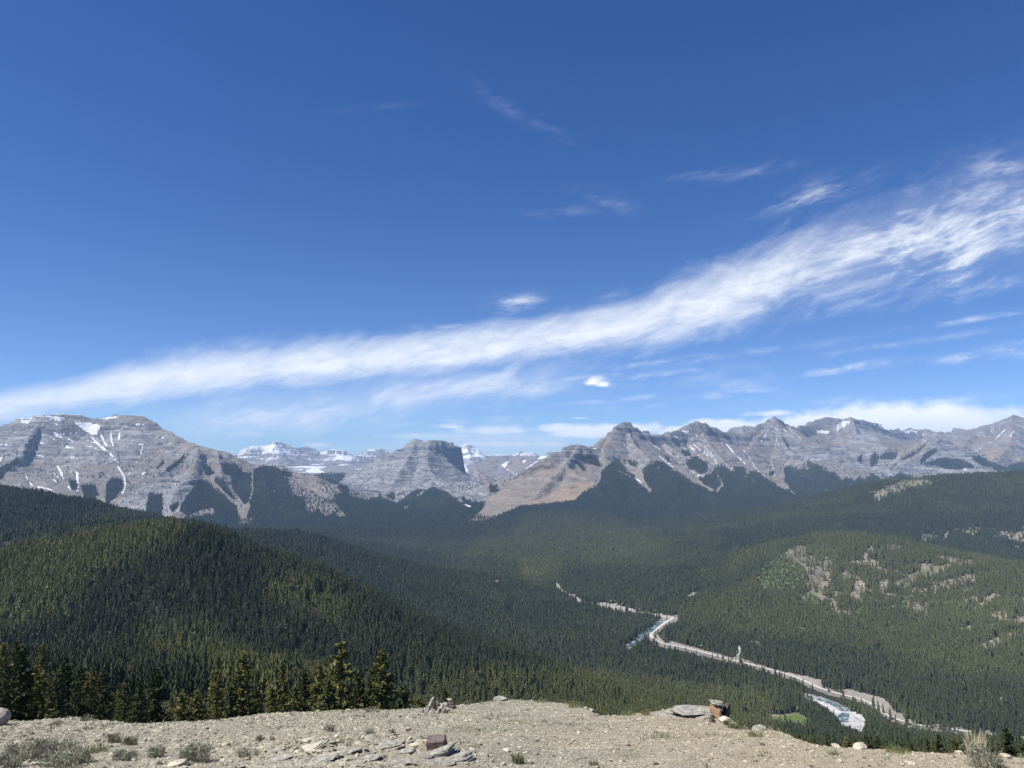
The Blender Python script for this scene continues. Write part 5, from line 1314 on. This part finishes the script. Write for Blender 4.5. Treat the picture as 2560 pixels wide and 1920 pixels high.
# heap of weathered stones on the brow
x, y, z = at_px(1090, 1782)
S_ = 1 / PXM(y)
pile = empty('stone_pile', (x, y, z)); tag(pile, 'jumbled pile of weathered stones with one tall pointed stone', 'stone pile')
for k, (ox, oz, sx, sz, ry, mt, oy) in enumerate([(-14, 18, 11, 42, 22, MS_GREY, 0), (-20, 8, 12, 26, 10, MS_GREY, -.05), (-9, 3, 18, 12, -10, MS_GREY, -.12), (2, 14, 10, 24, -14, MS_PURPLE, .02), (10, 14, 18, 12, 35, MS_PALE, .05), (16, 8, 8, 26, -6, MS_PURPLE, -.02),
                                                  (20, 4, 9, 20, 6, MS_GREY, -.05), (6, 3, 9, 18, 18, MS_GREY, -.15), (-3, 2, 12, 14, 30, MS_PURPLE, -.18), (-32, 3, 8, 14, 8, MS_PURPLE, 0), (-38, 2, 12, 8, 0, MS_GREY, .05), (3, 23, 9, 8, 0, MS_DARK, .08), (-4, 12, 14, 14, 0, MS_DARK, .12), (12, 6, 14, 14, 0, MS_DARK, .12),
                                                  (28, 4, 10, 9, -20, MS_GREY, .1)]):
    put('stone', rock_mesh('stone', 600 + k, (sx * S_, sx * S_ * .9, sz * S_), 8, 3, 0, .015), mt, (ox * S_, oy, oz * S_), (0, R(ry), k), pile)
x, y, z = at_px(1122, 1772)
S_ = 1 / PXM(y)
stk = empty('stone_stack', (x, y, z)); tag(stk, 'low stack of flat stones topped by a pale yellow one', 'stone stack')
for k, (ox, oz, sx, sz, mt) in enumerate([(-14, 3, 26, 7, MS_PURPLE), (4, 4, 24, 8, MS_DARK), (-8, 9, 18, 6, MS_GREY), (4, 11, 16, 7, MS_DARK), (0, 17, 14, 6, MS_PALE)]):
    put('stone', rock_mesh('stone', 650 + k, (sx * S_, sx * S_, sz * S_ * 1.2), 7, 3, 0, .012), mt, (ox * S_, .03 * k, oz * S_), (0, R(-8), k), stk)
# loose single stones
loose = [(78, 1849, 9, 'D', 'small black stone on the pale gravel near the brush'), (518, 1822, 8, 'D', 'small black stone under the spruce row'), (572, 1864, 12, 'D', 'dark stone beside the twiggy grey bush'), (751, 1847, 9, 'R', 'dark red pointed stone above the smooth plate'),
         (911, 1852, 7, 'D', 'little black stone above the tilted slab'), (800, 1892, 11, 'D', 'dark angular stone lying on the smooth plate'), (704, 1896, 16, 'D', 'flat dark stone on the flaky end of the rib'), (1246, 1862, 10, 'D', 'dark stone on the open gravel past the block'),
         (1385, 1893, 9, 'R', 'dark red stone standing next to a pale one on the gravel'), (1404, 1898, 10, 'P', 'small pale stone standing next to the dark red one'), (1330, 1910, 13, 'R', 'flat dark red stone near the lower tuft of grass'), (1436, 1855, 10, 'D', 'dark flat stone on the middle gravel'),
         (1571, 1866, 12, 'D', 'black wedge stone with a pale top in the middle gravel'), (1447, 1834, 12, 'P', 'pale flat stone below the notch of the brow'), (1640, 1912, 12, 'D', 'dark stone by the lower picture edge'), (1890, 1840, 10, 'D', 'dark flat stone behind the juniper'),
         (1907, 1863, 12, 'D', 'dark flat stone below the rounded grey rock'), (2018, 1876, 8, 'D', 'black pointed stone close to the falling brow'), (1984, 1910, 8, 'R', 'dark stone on the reddish gravel'), (2028, 1918, 12, 'R', 'dark red stone at the lower edge below the pointed one'),
         (2174, 1916, 7, 'D', 'tiny black stone under the bright limestone patch'), (2160, 1896, 10, 'R', 'reddish flat stone left of the limestone patch'.replace('left of', 'beside')), (1528, 1905, 9, 'D', 'dark stone on the middle gravel near the wedge stone'), (1888, 1905, 12, 'R', 'dull red flat stone on the browner gravel'),
         (2100, 1905, 14, 'P', 'pale limestone cobble among brown gravel'), (2280, 1912, 16, 'P', 'flat pale limestone cobble near the grass tuft'), (1490, 1790, 14, 'G', 'grey broken rock in the notch of the brow'), (1478, 1778, 16, 'G', 'larger grey broken rock above the notch of the brow'),
         (1465, 1772, 12, 'G', 'grey broken rock next to the grass on the brow'), (1898, 1826, 34, 'G', 'rounded grey rock on the brow past the juniper'), (125, 1822, 12, 'O', 'rusty flat stone near the first boulder'), (238, 1815, 8, 'R', 'dark red stone close under the trees'), (1000, 1793, 9, 'D', 'black stone on the gravel in front of the stone pile'),
         (2398, 1884, 18, 'P', 'whitish rock on the brow before the blond grass'), (2510, 1893, 26, 'P', 'pale rounded rock on the brow past the blond grass'), (2150, 1872, 34, 'P', 'broad tan rock forming the brow'), (2090, 1869, 26, 'P', 'narrow tan rock forming the brow'),
         (1250, 1752, 34, 'G', 'smooth grey rock crowning the highest rise of the brow'), (1600, 1802, 14, 'P', 'pale flat stone in the sunny gravel under the brow')]
for i, (a, b, w_, c, lab) in enumerate(loose):
    x, y, z = at_px(a, b); s = w_ / PXM(y) * 1.15
    tag(put('stone', rock_mesh('stone', 700 + i, (s, s * .8, s * (.55 if w_ < 20 else .32)), 9, 2 if w_ < 20 else 3, 0, .02), {'D': MS_DARK, 'R': MS_RED, 'P': MS_PALE, 'G': MS_GREY, 'O': MS_ORANGE}[c], (x, y, z + s * .12), (0, R(-8), i * 1.1)), lab, 'rock')

# chips of shale over everything
chips = []
for k in range(7):
    me = rock_mesh('chip', 800 + k, (1, .75, .28), 9, 1, 0, .05)
    chips.append((me, k))
def chip_mat():
    m = bpy.data.materials.new('shale_chips'); m.use_nodes = True
    t = NT(m.node_tree); b = t.n['Principled BSDF']; b.inputs['Roughness'].default_value = .9; b.inputs['Specular IOR Level'].default_value = .15
    at = t.n.new('ShaderNodeAttribute'); at.attribute_type = 'INSTANCER'; at.attribute_name = 'tint'
    t.l.new(at.outputs['Color'], b.inputs['Base Color'])
    return m
MCHIP = chip_mat()
co = []
for me, k in chips:
    me.materials.append(MCHIP)
    co.append(bpy.data.objects.new('source_%02d_chip' % k, me))
C_chip = hidden_coll('chip_sources', co)
NCH = 150000
cu = rng.uniform(-.74, .74, NCH); cyy = np.sqrt(rng.uniform(8.8 ** 2, 22.5 ** 2, NCH))
cxx = cu * cyy
ok = cyy < np.interp(cu, eu, ey_) + .25
dn = fbm(cxx / 1.1, cyy / 1.1, 3, 500)
ok &= rng.random(NCH) < np.clip(.55 + .9 * dn, .12, 1)
cxx, cyy = cxx[ok], cyy[ok]; nC = len(cxx)
sz = .012 + .010 * rng.exponential(1.0, nC) + .05 * (rng.random(nC) < .012) * rng.random(nC); sz *= 1 + .35 * sstep(1.0, -3.0, cxx); sz = np.clip(sz, .01, .11)
ribm = np.exp(-(((cxx + 1.75) / 1.7) ** 2 + ((cyy - 11.35) / .9) ** 2))
sz *= 1 + .8 * ribm
warm = np.clip(sstep(-1.5, 4.5, cxx) + .5 * fbm(cxx / 2, cyy / 2, 2, 510), 0, 1)[:, None]
base = rng.random((nC, 1)) ** 1.2
gcol = np.array([[.26, .24, .175]]) * (1 - base) + np.array([[.44, .41, .31]]) * base
wcol = np.array([[.25, .205, .14]]) * (1 - base) + np.array([[.48, .41, .285]]) * base
cc = gcol * (1 - warm * .75) + wcol * warm * .75
rr_ = rng.random(nC)
cc[rr_ < .012] = (.11, .065, .055); cc[(rr_ > .03) & (rr_ < .034)] = (.30, .22, .15); cc[rr_ > .97] = (.06, .055, .05)
rotc = np.stack([rng.normal(0, .28, nC) + .1, rng.normal(-.12, .25, nC), rng.uniform(0, 6.28, nC)], 1)
scatter('gravel', np.stack([cxx, cyy, zf(cxx, cyy) + sz * .08], 1), np.repeat(sz[:, None], 3, 1) * np.array([[1.25, 1.25, 1]]), rng.integers(0, 7, nC), np.concatenate([cc, np.ones((nC, 1))], 1), C_chip, rotc, 'loose pale shale chips strewn over the ridge top')

# ------------------------------------------------------------------ brush and grass
def leaf_mat(name, c1, c2):
    m = bpy.data.materials.new(name); m.use_nodes = True
    t = NT(m.node_tree); b = t.n['Principled BSDF']; b.inputs['Roughness'].default_value = .7; b.inputs['Specular IOR Level'].default_value = .2
    g = t.n.new('ShaderNodeNewGeometry'); nf = t.noise(g.outputs['Position'], 35.0, 3.0, .6)
    oi = t.n.new('ShaderNodeObjectInfo')
    t.l.new(t.mix(t.math('ADD', t.math('MULTIPLY', nf, .7), t.math('MULTIPLY', oi.outputs['Random'], .3)), c1, c2), b.inputs['Base Color'])
    return m
ML_SAGE = leaf_mat('sage_leaves', (.15, .155, .105), (.36, .365, .26))
ML_GREEN = leaf_mat('juniper_leaves', (.05, .075, .02), (.13, .17, .05))
ML_TWIG = leaf_mat('twigs', (.16, .14, .11), (.30, .265, .21))
ML_BLOND = leaf_mat('dry_grass', (.38, .33, .21), (.62, .56, .40))
ML_GRASS = leaf_mat('thin_grass', (.12, .145, .06), (.24, .26, .13))
def blades(r, n, rad, h, lean, wdt, flat=0.5):
    vs, fs = [], []
    for k in range(n):
        a = r.uniform(0, 6.28); q = rad * math.sqrt(r.random()) * flat
        bx_, by_ = math.cos(a) * q, math.sin(a) * q
        L = h * r.uniform(.45, 1.1); a2 = a + r.normal(0, .5); ln = lean * r.uniform(.3, 1.1)
        w_ = wdt * r.uniform(.6, 1.2); pa = r.uniform(0, 3.14); dx_, dy_ = math.cos(pa) * w_, math.sin(pa) * w_
        b0 = len(vs)
        mx, my, mz = bx_ + math.cos(a2) * ln * L * .4, by_ + math.sin(a2) * ln * L * .4, L * .6
        ex, ey, ez = bx_ + math.cos(a2) * ln * L, by_ + math.sin(a2) * ln * L, L
        vs += [(bx_ - dx_, by_ - dy_, -.03), (bx_ + dx_, by_ + dy_, -.03), (mx + dx_ * .8, my + dy_ * .8, mz), (mx - dx_ * .8, my - dy_ * .8, mz), (ex, ey, ez)]
        fs += [(b0, b0 + 1, b0 + 2), (b0, b0 + 2, b0 + 3), (b0 + 3, b0 + 2, b0 + 4)]
    return vs, fs
def tuft_mesh(name, seed, n, rad, h, lean, wdt, mat):
    v, f = blades(np.random.default_rng(seed), n, rad, h, lean, wdt)
    me = bpy.data.meshes.new(name); me.from_pydata(v, [], f); me.materials.append(mat); return me
def bush(name, seed, loc, w_, h_, dens, mat, lab, cat='shrub', grp=None, twigs=1.0):
    """shrub > stems, leaves"""
    r = np.random.default_rng(seed)
    root = empty(name, loc); tag(root, lab, cat, grp)
    v, f = blades(r, int(150 * twigs * min(1, w_ * 2)), w_ * .42, h_ * 1.05, min(1.2, w_ / h_ * .3), .0032, .9)
    me = bpy.data.meshes.new('stems'); me.from_pydata(v, [], f); me.materials.append(ML_TWIG)
    o = bpy.data.objects.new('stems', me); COL.objects.link(o); o.parent = root
    vs, fs = [], []
    nl = max(3, int(w_ / h_ * 5))
    lobes = [(r.uniform(-.42, .42) * w_, r.uniform(-.30, .30) * w_, r.uniform(.35, 1.0), r.uniform(.12, .26)) for _ in range(nl)]
    for k in range(int(dens * .62)):
        lx, ly, lh, lr = lobes[r.integers(nl)]
        top = h_ * lh * (1 - .5 * ((lx / w_) ** 2 + (ly / w_) ** 2) / .25)
        d0 = r.normal(size=3) * .5; d0[2] = abs(d0[2])
        c = np.array([lx + d0[0] * lr * w_, ly + d0[1] * lr * w_, max(.01, top * (1 - r.random() ** 1.6 * .95) + d0[2] * .02)])
        d1 = r.normal(size=3) + np.array([0, 0, .9]); d1 /= np.linalg.norm(d1); d2 = np.cross(d1, r.normal(size=3)); d2 /= np.linalg.norm(d2)
        s = r.uniform(.006, .014); b0 = len(vs)
        vs += [tuple(c - d1 * s * 1.8), tuple(c + d2 * s * .45), tuple(c + d1 * s * 1.8), tuple(c - d2 * s * .45)]
        fs += [(b0, b0 + 1, b0 + 2, b0 + 3)]
    me = bpy.data.meshes.new('leaves'); me.from_pydata(vs, [], fs); me.materials.append(mat)
    o = bpy.data.objects.new('leaves', me); COL.objects.link(o); o.parent = root
    return root
BU = [(62, 1900, 100, 50, 2600, 'S', 'sprawling sage bush nearest the picture corner'), (128, 1893, 95, 56, 2600, 'S', 'tallest tangled sage bush of the brush patch'), (185, 1908, 90, 46, 2200, 'S', 'low sage bush closing the brush patch beside the gravel'), (20, 1918, 80, 36, 1600, 'S', 'half hidden sage bush at the bottom of the brush patch'),
      (150, 1918, 100, 34, 1800, 'S', 'low sage bush at the front of the brush patch'), (288, 1856, 38, 26, 900, 'S', 'small round grey bush on pale gravel past the brush patch'), (324, 1862, 34, 22, 700, 'G', 'small yellow-green bush touching the round grey one'), (487, 1905, 88, 48, 2600, 'S', 'twiggy dark grey bush above the yellowish stone'),
      (388, 1892, 46, 28, 800, 'S', 'loose grey bush between the brush patch and the twiggy bush'), (310, 1900, 60, 30, 900, 'S', 'thin straggling bush below the round grey one'), (620, 1890, 60, 20, 500, 'S', 'flat sparse bush past the twiggy one'), (824, 1829, 28, 20, 250, 'T', 'bare twiggy clump on the open gravel'),
      (925, 1834, 26, 14, 260, 'S', 'low grey clump between the two twiggy clumps'), (981, 1838, 20, 18, 220, 'T', 'dark upright twiggy clump above the rib'), (651, 1853, 22, 14, 420, 'S', 'compact round green-grey clump by the dark red stone'), (140, 1815, 30, 14, 350, 'S', 'grey clump on the brow near the boulder'),
      (2462, 1916, 90, 50, 2400, 'S', 'grey-green bush growing under the blond grass'), (1845, 1822, 46, 18, 1100, 'J', 'dark green creeping juniper on the brow by the boulders'), (1822, 1812, 22, 16, 500, 'J', 'small dark green juniper shoot next to the dark boulder'), (1616, 1788, 24, 12, 420, 'G', 'low blue-green clump on the brow before the ledge'),
      (2083, 1888, 26, 12, 260, 'S', 'tiny grey clump on the falling side of the brow'), (218, 1802, 30, 14, 400, 'G', 'low green clump at the foot of the spruces'), (1168, 1762, 16, 10, 260, 'G', 'little pale green clump next to the stone stack'), (930, 1780, 34, 10, 300, 'S', 'flat grey clump on the brow past the spruces')]
for i, (a, b, w_, h_, dn_, c, lab) in enumerate(BU):
    x, y, z = at_px(a, b); s = 1 / PXM(y)
    bush('shrub', 900 + i, (x, y, z), w_ * s, h_ * s, dn_, {'S': ML_SAGE, 'G': ML_GRASS, 'T': ML_TWIG, 'J': ML_GREEN}[c], lab)
TU = [(2440, 1892, 40, 60, 'B', 260, 'tall blond dry grass tuft on the brow'), (1295, 1908, 30, 26, 'G', 160, 'upright green grass tuft on the open gravel'), (1485, 1915, 22, 14, 'G', 90, 'small green tuft at the lower picture edge'), (1660, 1846, 70, 10, 'G', 150, 'low spreading line of grass in the middle gravel'), (2240, 1882, 50, 16, 'G', 160, 'pale grass tuft on the brow before the limestone'),
      (1440, 1768, 44, 14, 'G', 200, 'grassy fringe above the notch of the brow'), (1350, 1756, 36, 8, 'G', 140, 'thin grass fringe on the highest rise'), (1570, 1788, 40, 10, 'G', 140, 'grass fringe in the dip of the brow'), (1890, 1842, 40, 14, 'G', 160, 'yellowish grass in front of the rounded grey rock'), (1932, 1834, 5, 20, 'B', 14, 'single blond stalk on the brow'),
      (850, 1858, 60, 10, 'G', 130, 'low green-grey grass patch above the rib'), (1150, 1830, 90, 7, 'G', 160, 'sparse yellow grass patch on the gravel'), (240, 1880, 60, 16, 'G', 220, 'green grass growing through the brush patch')]
for i, (a, b, w_, h_, c, n_, lab) in enumerate(TU):
    x, y, z = at_px(a, b); s = 1 / PXM(y)
    me = tuft_mesh('grass_tuft', 950 + i, n_, w_ * s * .9, h_ * s, .35, .0035, ML_BLOND if c == 'B' else ML_GRASS)
    o = bpy.data.objects.new('grass_tuft', me); COL.objects.link(o); o.location = (x, y, z)
    if w_ >= 36 and c == 'G': o.name = 'grass'; tag(o, lab, kind='stuff')
    else: tag(o, lab, 'grass tuft')
# sparse little herbs nobody could count
gs = [bpy.data.objects.new('source_%02d_herb' % k, tuft_mesh('herb', 980 + k, 14, .06, .05, .8, .0035, ML_SAGE if k % 2 else ML_GRASS)) for k in range(4)]
C_herb = hidden_coll('herb_sources', gs)
NH = 5200
hu = rng.uniform(-.72, .72, NH); hy = np.sqrt(rng.uniform(8.9 ** 2, 22 ** 2, NH)); hxx = hu * hy
hn = fbm(hxx / 1.3, hy / 1.3, 3, 520)
edge_d = np.interp(hu, eu, ey_) - hy
ok = (edge_d > -.15) & (rng.random(NH) < np.clip(hn * 1.6 + .12 + .35 * sstep(1.0, .0, edge_d), .04, 1))
hxx, hy = hxx[ok], hy[ok]; nh = len(hy)
scatter('ground_cover', np.stack([hxx, hy, zf(hxx, hy, False)], 1), np.repeat(rng.uniform(.5, 1.3, nh)[:, None], 3, 1), rng.integers(0, 4, nh), np.ones((nh, 4)), C_herb, None, 'thin scattered herbs and dry grass on the gravel')
print("foreground t=%.1f" % (time.time() - T0))

# ------------------------------------------------------------------ single spruces
def near_fol(name, c1, c2):
    m = bpy.data.materials.new(name); m.use_nodes = True
    t = NT(m.node_tree); b = t.n['Principled BSDF']; b.inputs['Roughness'].default_value = .65; b.inputs['Specular IOR Level'].default_value = .3
    g = t.n.new('ShaderNodeNewGeometry'); nf = t.noise(g.outputs['Position'], 1.6, 3.0, .6)
    oi = t.n.new('ShaderNodeObjectInfo')
    f = t.math('ADD', t.math('MULTIPLY', t.ramp(nf, .3, .7), .6), t.math('MULTIPLY', oi.outputs['Random'], .4))
    t.l.new(t.mix(f, c1, c2), b.inputs['Base Color'])
    return m
MF_Y = near_fol('olive_needles', (.085, .095, .024), (.22, .205, .055))
MF_D = near_fol('dark_needles', (.034, .048, .016), (.105, .115, .034))
M_BARK = simple_mat('bark', (.09, .075, .06), .9, (.16, .14, .12), 6.0)
def crown_mesh(name, seed, rad, mat, levels=26, bare=.03, dens=1.0):
    """unit height spruce crown: whorls of drooping branches made of needle sprays, upturned at the tip"""
    r = np.random.default_rng(seed)
    V, Fa = [], []
    for k in range(levels):
        t = bare + (1 - bare) * (k / levels) ** .92
        rr = rad * 1.3 * (1 - t) ** .72 * (1 - .25 * max(0, .18 - t) / .18)
        rr = max(rr, .012)
        nb = max(4, int(r.integers(7, 10) * (1 - .45 * t) * dens))
        off = r.uniform(0, 6.28)
        for b in range(nb):
            a = off + 6.2832 * b / nb + r.normal(0, .18)
            if r.random() < .09: continue
            L = rr * r.uniform(.55, 1.25) * (1 + .26 * math.sin(a * 2 + seed + t * 9) * (1 - t))
            ca, sa = math.cos(a), math.sin(a)
            z0 = t + r.normal(0, .008)
            ns = max(3, int(4 + L / rad * 9))
            droop = r.uniform(.12, .38)
            for s in range(ns):
                q = (s + .6) / ns
                d = L * q
                cz = z0 - droop * d + .9 * d * q * q * .35
                c = np.array([ca * d, sa * d, cz]) + r.normal(0, .004, 3)
                w_ = (.012 + .019 * rad / .18 * (1 - abs(q - .65))) * r.uniform(.7, 1.2)
                for h in range(4):
                    dv = np.array([ca, sa, r.uniform(-.2, .45)]) + r.normal(0, .55, 3); dv /= np.linalg.norm(dv)
                    sv = np.cross(dv, r.normal(size=3)); sv /= np.linalg.norm(sv)
                    b0 = len(V)
                    V += [tuple(c - dv * w_ * .5 - sv * w_ * .34), tuple(c - dv * w_ * .5 + sv * w_ * .34), tuple(c + dv * w_ * .95)]
                    Fa.append((b0, b0 + 1, b0 + 2))
    # leader
    for h in range(10):
        b0 = len(V); a = r.uniform(0, 6.28); z0 = .93 + .006 * h
        V += [(math.cos(a) * .010, math.sin(a) * .010, z0), (-math.cos(a) * .004, -math.sin(a) * .004, z0), (0, 0, z0 + .03)]
        Fa.append((b0, b0 + 1, b0 + 2))
    me = bpy.data.meshes.new(name); me.from_pydata(V, [], Fa); me.materials.append(mat)
    return me
def trunk_mesh(name, seed, lean=.01):
    V, Fa = [], []
    n = 6
    for k in range(5):
        z = -.06 + k * .265; q = .014 * (1 - z) + .001
        for s in range(n): V.append((math.cos(6.2832 * s / n) * q + lean * z, math.sin(6.2832 * s / n) * q, z))
    for k in range(4):
        for s in range(n): Fa.append((k * n + s, k * n + (s + 1) % n, (k + 1) * n + (s + 1) % n, (k + 1) * n + s))
    me = bpy.data.meshes.new(name); me.from_pydata(V, [], Fa); me.materials.append(M_BARK)
    return me
crowns = [crown_mesh('crown', 1000 + k, [.19, .165, .15, .205, .175, .14][k], MF_Y if k < 3 else MF_D, 32 if k in (0, 3) else 29) for k in range(6)]
crown_thin = [crown_mesh('crown', 1010 + k, .12, MF_D if k else MF_Y, 22, .05, .8) for k in range(2)]
trunk0 = trunk_mesh('trunk', 1)
snagv, snagf = dead_tree(77)
SNAG = bpy.data.meshes.new('snag'); SNAG.from_pydata(snagv, [], snagf); SNAG.materials.append(simple_mat('dead_wood', (.20, .19, .18), .9, (.30, .29, .27), 3.0))
def spruce(x, y, h, me, wid=1.0, lab=None, grp=None, rz=None):
    z = float(grid_z(x, y))
    o = bpy.data.objects.new('spruce_tree', None); COL.objects.link(o)
    o.location = (x, y, z - .1); o.scale = (h * wid, h * wid, h); o.rotation_euler = (random.uniform(-.02, .02), random.uniform(-.02, .02), random.uniform(0, 6.28) if rz is None else rz)
    tag(o, lab, 'tree', grp)
    c = bpy.data.objects.new('crown', me); COL.objects.link(c); c.parent = o
    t = bpy.data.objects.new('trunk', trunk0); COL.objects.link(t); t.parent = o
    return o
HAND = [(850, 1603, 62, 0, 1.22, 'broadest tallest spruce in the row, nearest but one to the stone pile'), (962, 1621, 64, 1, 1.15, 'tall pointed spruce with a wide skirt at the stone pile end of the row'), (606, 1628, 66, 0, 1.05, 'tall twin-skirted spruce standing alone above its low neighbours mid row'),
        (712, 1650, 66, 2, .85, 'slender tall spruce between the twin-skirted one and the broadest one'), (796, 1652, 66, 1, .95, 'bushy spruce pressed against the broadest one'), (387, 1666, 66, 3, 1.0, 'dark ragged spruce standing in front of the dense stand'), (545, 1670, 68, 1, 1.0, 'bushy olive spruce beside the twin-skirted one'),
        (904, 1664, 68, 3, .75, 'slim dark spruce between the two tallest of the row'), (936, 1655, 70, 4, .75, 'slim spruce tucked behind the tall pointed one'), (760, 1677, 68, 4, .9, 'dull green spruce behind the bushy one'), (680, 1718, 58, 1, 1.35, 'short bright olive bushy spruce on the brow'), (647, 1680, 72, 5, .6, 'thin scraggy spruce behind the short bright one'),
        (492, 1722, 60, 2, 1.5, 'low rounded olive spruce near the dead grey tree'), (455, 1728, 60, 1, 1.4, 'low dense spruce next to the ragged dark one'), (1010, 1714, 64, 4, 1.0, 'small lone spruce just before the stone pile'), (1052, 1742, 62, 4, 1.3, 'tiny bushy spruce by the stone pile'), (1119, 1722, 66, 5, .8, 'thin sapling spruce rising behind the stone stack'),
        (820, 1700, 60, 3, 1.2, 'low dark spruce filling the gap under the broadest one'), (740, 1712, 58, 1, 1.3, 'low olive spruce at the feet of the slender one'), (580, 1712, 60, 4, 1.3, 'low dark spruce at the feet of the twin-skirted one'), (350, 1700, 64, 4, 1.0, 'middling dark spruce left of none, before the ragged one'.replace('left of none, ', 'just ')), (315, 1692, 66, 5, .9, 'pointed dark spruce at the end of the dense stand'),
        (260, 1672, 68, 3, .95, 'dark spruce with a forked outline in the dense stand'), (231, 1665, 70, 2, .85, 'lighter green spruce with open branches in the dense stand'), (203, 1658, 68, 4, .95, 'dark full spruce in the dense stand above the low green clump'), (165, 1640, 70, 3, .95, 'tall dark spruce marking the step in the dense stand'), (112, 1608, 72, 2, .9, 'very tall olive-topped spruce of the dense stand'),
        (94, 1616, 74, 5, .9, 'very tall dark spruce beside the olive-topped one'), (61, 1608, 72, 3, .9, 'very tall full spruce of the dense stand above the grey clump'), (36, 1598, 74, 4, .85, 'tallest spruce of the dense stand'), (11, 1601, 72, 1, .9, 'very tall spruce nearest the boulder cut by the picture edge'), (140, 1672, 64, 4, 1.1, 'middling spruce before the step in the dense stand'),
        (2510, 1818, 70, 3, 1.15, 'large dark spruce rising over the brow near the road'), (2554, 1852, 72, 4, 1.1, 'spruce half cut off next to the large dark one'), (2478, 1862, 68, 5, 1.1, 'small spruce between the blond grass and the large dark one'), (2342, 1833, 110, 3, 1.15, 'full dark spruce on the slope before the grass verge'), (2318, 1845, 112, 5, 1.05, 'narrow spruce beside the full dark one below the road'),
        (2386, 1846, 112, 4, 1.1, 'spruce forming a pair below the road bend'), (2397, 1850, 115, 1, 1.1, 'lighter spruce of the pair below the road bend'), (2193, 1836, 150, 4, 1.05, 'dark spruce standing under the white gravel bar'), (2163, 1834, 150, 3, 1.0, 'full spruce next to the one under the gravel bar'), (2117, 1842, 130, 0, 1.2, 'bright olive spruce low on the slope under the meadow'),
        (2247, 1850, 130, 4, 1.0, 'spruce on the slope under the end of the gravel bar'), (2071, 1832, 160, 5, 1.0, 'narrow spruce under the bright green meadow'), (2277, 1853, 125, 3, 1.0, 'spruce halfway along the slope before the full dark one'), (2222, 1852, 140, 2, 1.0, 'small olive spruce on the slope under the river')]
placed = []
for (a, b, Y, k, wd_, lab) in HAND:
    X_, Y_, Z_ = P3(a, b, Y)
    g_ = float(grid_z(X_, Y_)); h = float(Z_) - g_ + .1
    h = max(h, 2.0)
    wd2 = wd_ * min(1.0, 9.5 / h) ** .3
    spruce(float(X_), float(Y_), h, crowns[k], wd2, lab); placed.append((float(X_), float(Y_)))
o = bpy.data.objects.new('dead_tree', SNAG); COL.objects.link(o); X_, Y_, Z_ = P3(505, 1722, 63); g_ = float(grid_z(X_, Y_)); o.location = (X_, Y_, g_); o.scale = (8, 8, float(Z_) - g_)
tag(o, 'bare grey dead tree among the low olive spruces', 'tree')
# the rest of the stand: tops kept under the outline seen in the photograph
TL = [(-700, 1600), (0, 1603), (70, 1612), (120, 1615), (165, 1648), (210, 1665), (260, 1680), (330, 1702), (420, 1722), (470, 1730), (560, 1712), (640, 1700), (720, 1700), (800, 1690), (900, 1690), (980, 1706), (1040, 1742), (1130, 1752), (1160, 1790), (1880, 1800), (1960, 1832), (2060, 1845), (2200, 1852), (2330, 1860), (2560, 1866), (3000, 1866)]
cand = []
want = 300 - len(HAND)
g1 = 'spruces of the dense stand below the ridge'
g2 = 'small spruces on the slope below the brow'
tries = 0
while len(cand) < want and tries < 30000:
    tries += 1
    left = random.random() < .66
    a = random.uniform(-160, 1120) if left else random.uniform(1930, 2680)
    Y = (random.uniform(60, 150) if random.random() < .6 else random.uniform(150, 262)) if left else random.uniform(85, 262)
    lim = np.interp(a, [p[0] for p in TL], [p[1] for p in TL])
    b = lim + random.uniform(0, 45) * (1 if left else .8)
    X_, Y_, Z_ = P3(a, b, Y); g_ = float(grid_z(X_, Y_)); h = float(Z_) - g_
    if h < 3.0: continue
    h = min(h, random.uniform(8.0, 12.5))
    if h < 3.5: continue
    if any((X_ - p[0]) ** 2 + (Y_ - p[1]) ** 2 < (1.5 if Y < 150 else 4.5) for p in placed): continue
    placed.append((float(X_), float(Y_)))
    cand.append((float(X_), float(Y_), h, left))
for (x, y, h, left) in cand:
    zt = float(grid_z(x, y)) + h
    tpx, tpy = to_px(x, y, zt)
    near_ = y < 130
    pick = random.random() < .7
    me_ = (crowns + crown_thin)[random.randrange(3, 8)] if pick else crowns[random.randrange(3)]
    ref = min([q for q in HAND if (q[0] < 1500) == (tpx < 1500)], key=lambda q: abs(q[0] - tpx))
    nick = ref[5]
    for w_ in (' in the row', ' standing', ' pressed', ' between', ' beside', ' with', ' tucked', ' filling', ' behind', ' near', ' next', ' at the', ' just', ' marking', ' of the', ' nearest', ' half', ' rising', ' forming', ' low on', ' on the', ' under', ' halfway', ' in front', ' before', ' by the', ' of none'):
        if w_ in nick[12:]: nick = nick[:12] + nick[12:].split(w_)[0]
    kind_ = 'olive' if not pick else 'dark'
    side_ = 'far' if y > 130 else 'close'
    size_ = 'tall' if h > 9 else 'middling' if h > 6 else 'low'
    form_ = {0: 'broad', 1: 'full', 2: 'narrow', 3: 'broad', 4: 'full', 5: 'narrow'}.get((crowns + crown_thin).index(me_), 'thin')
    lab = '%s %s %s spruce %s behind the %s' % (size_, form_, kind_, side_, nick.strip(' ,'))
    lab = ' '.join(lab.split()[:16])
    spruce(x, y, h, me_, random.uniform(.75, 1.05), lab, (g1 if near_ else 'slim spruces farther down the slope') if left else (g2 if near_ else 'slim spruces on the lower slope'))
print("done t=%.1f" % (time.time() - T0), len(cand))
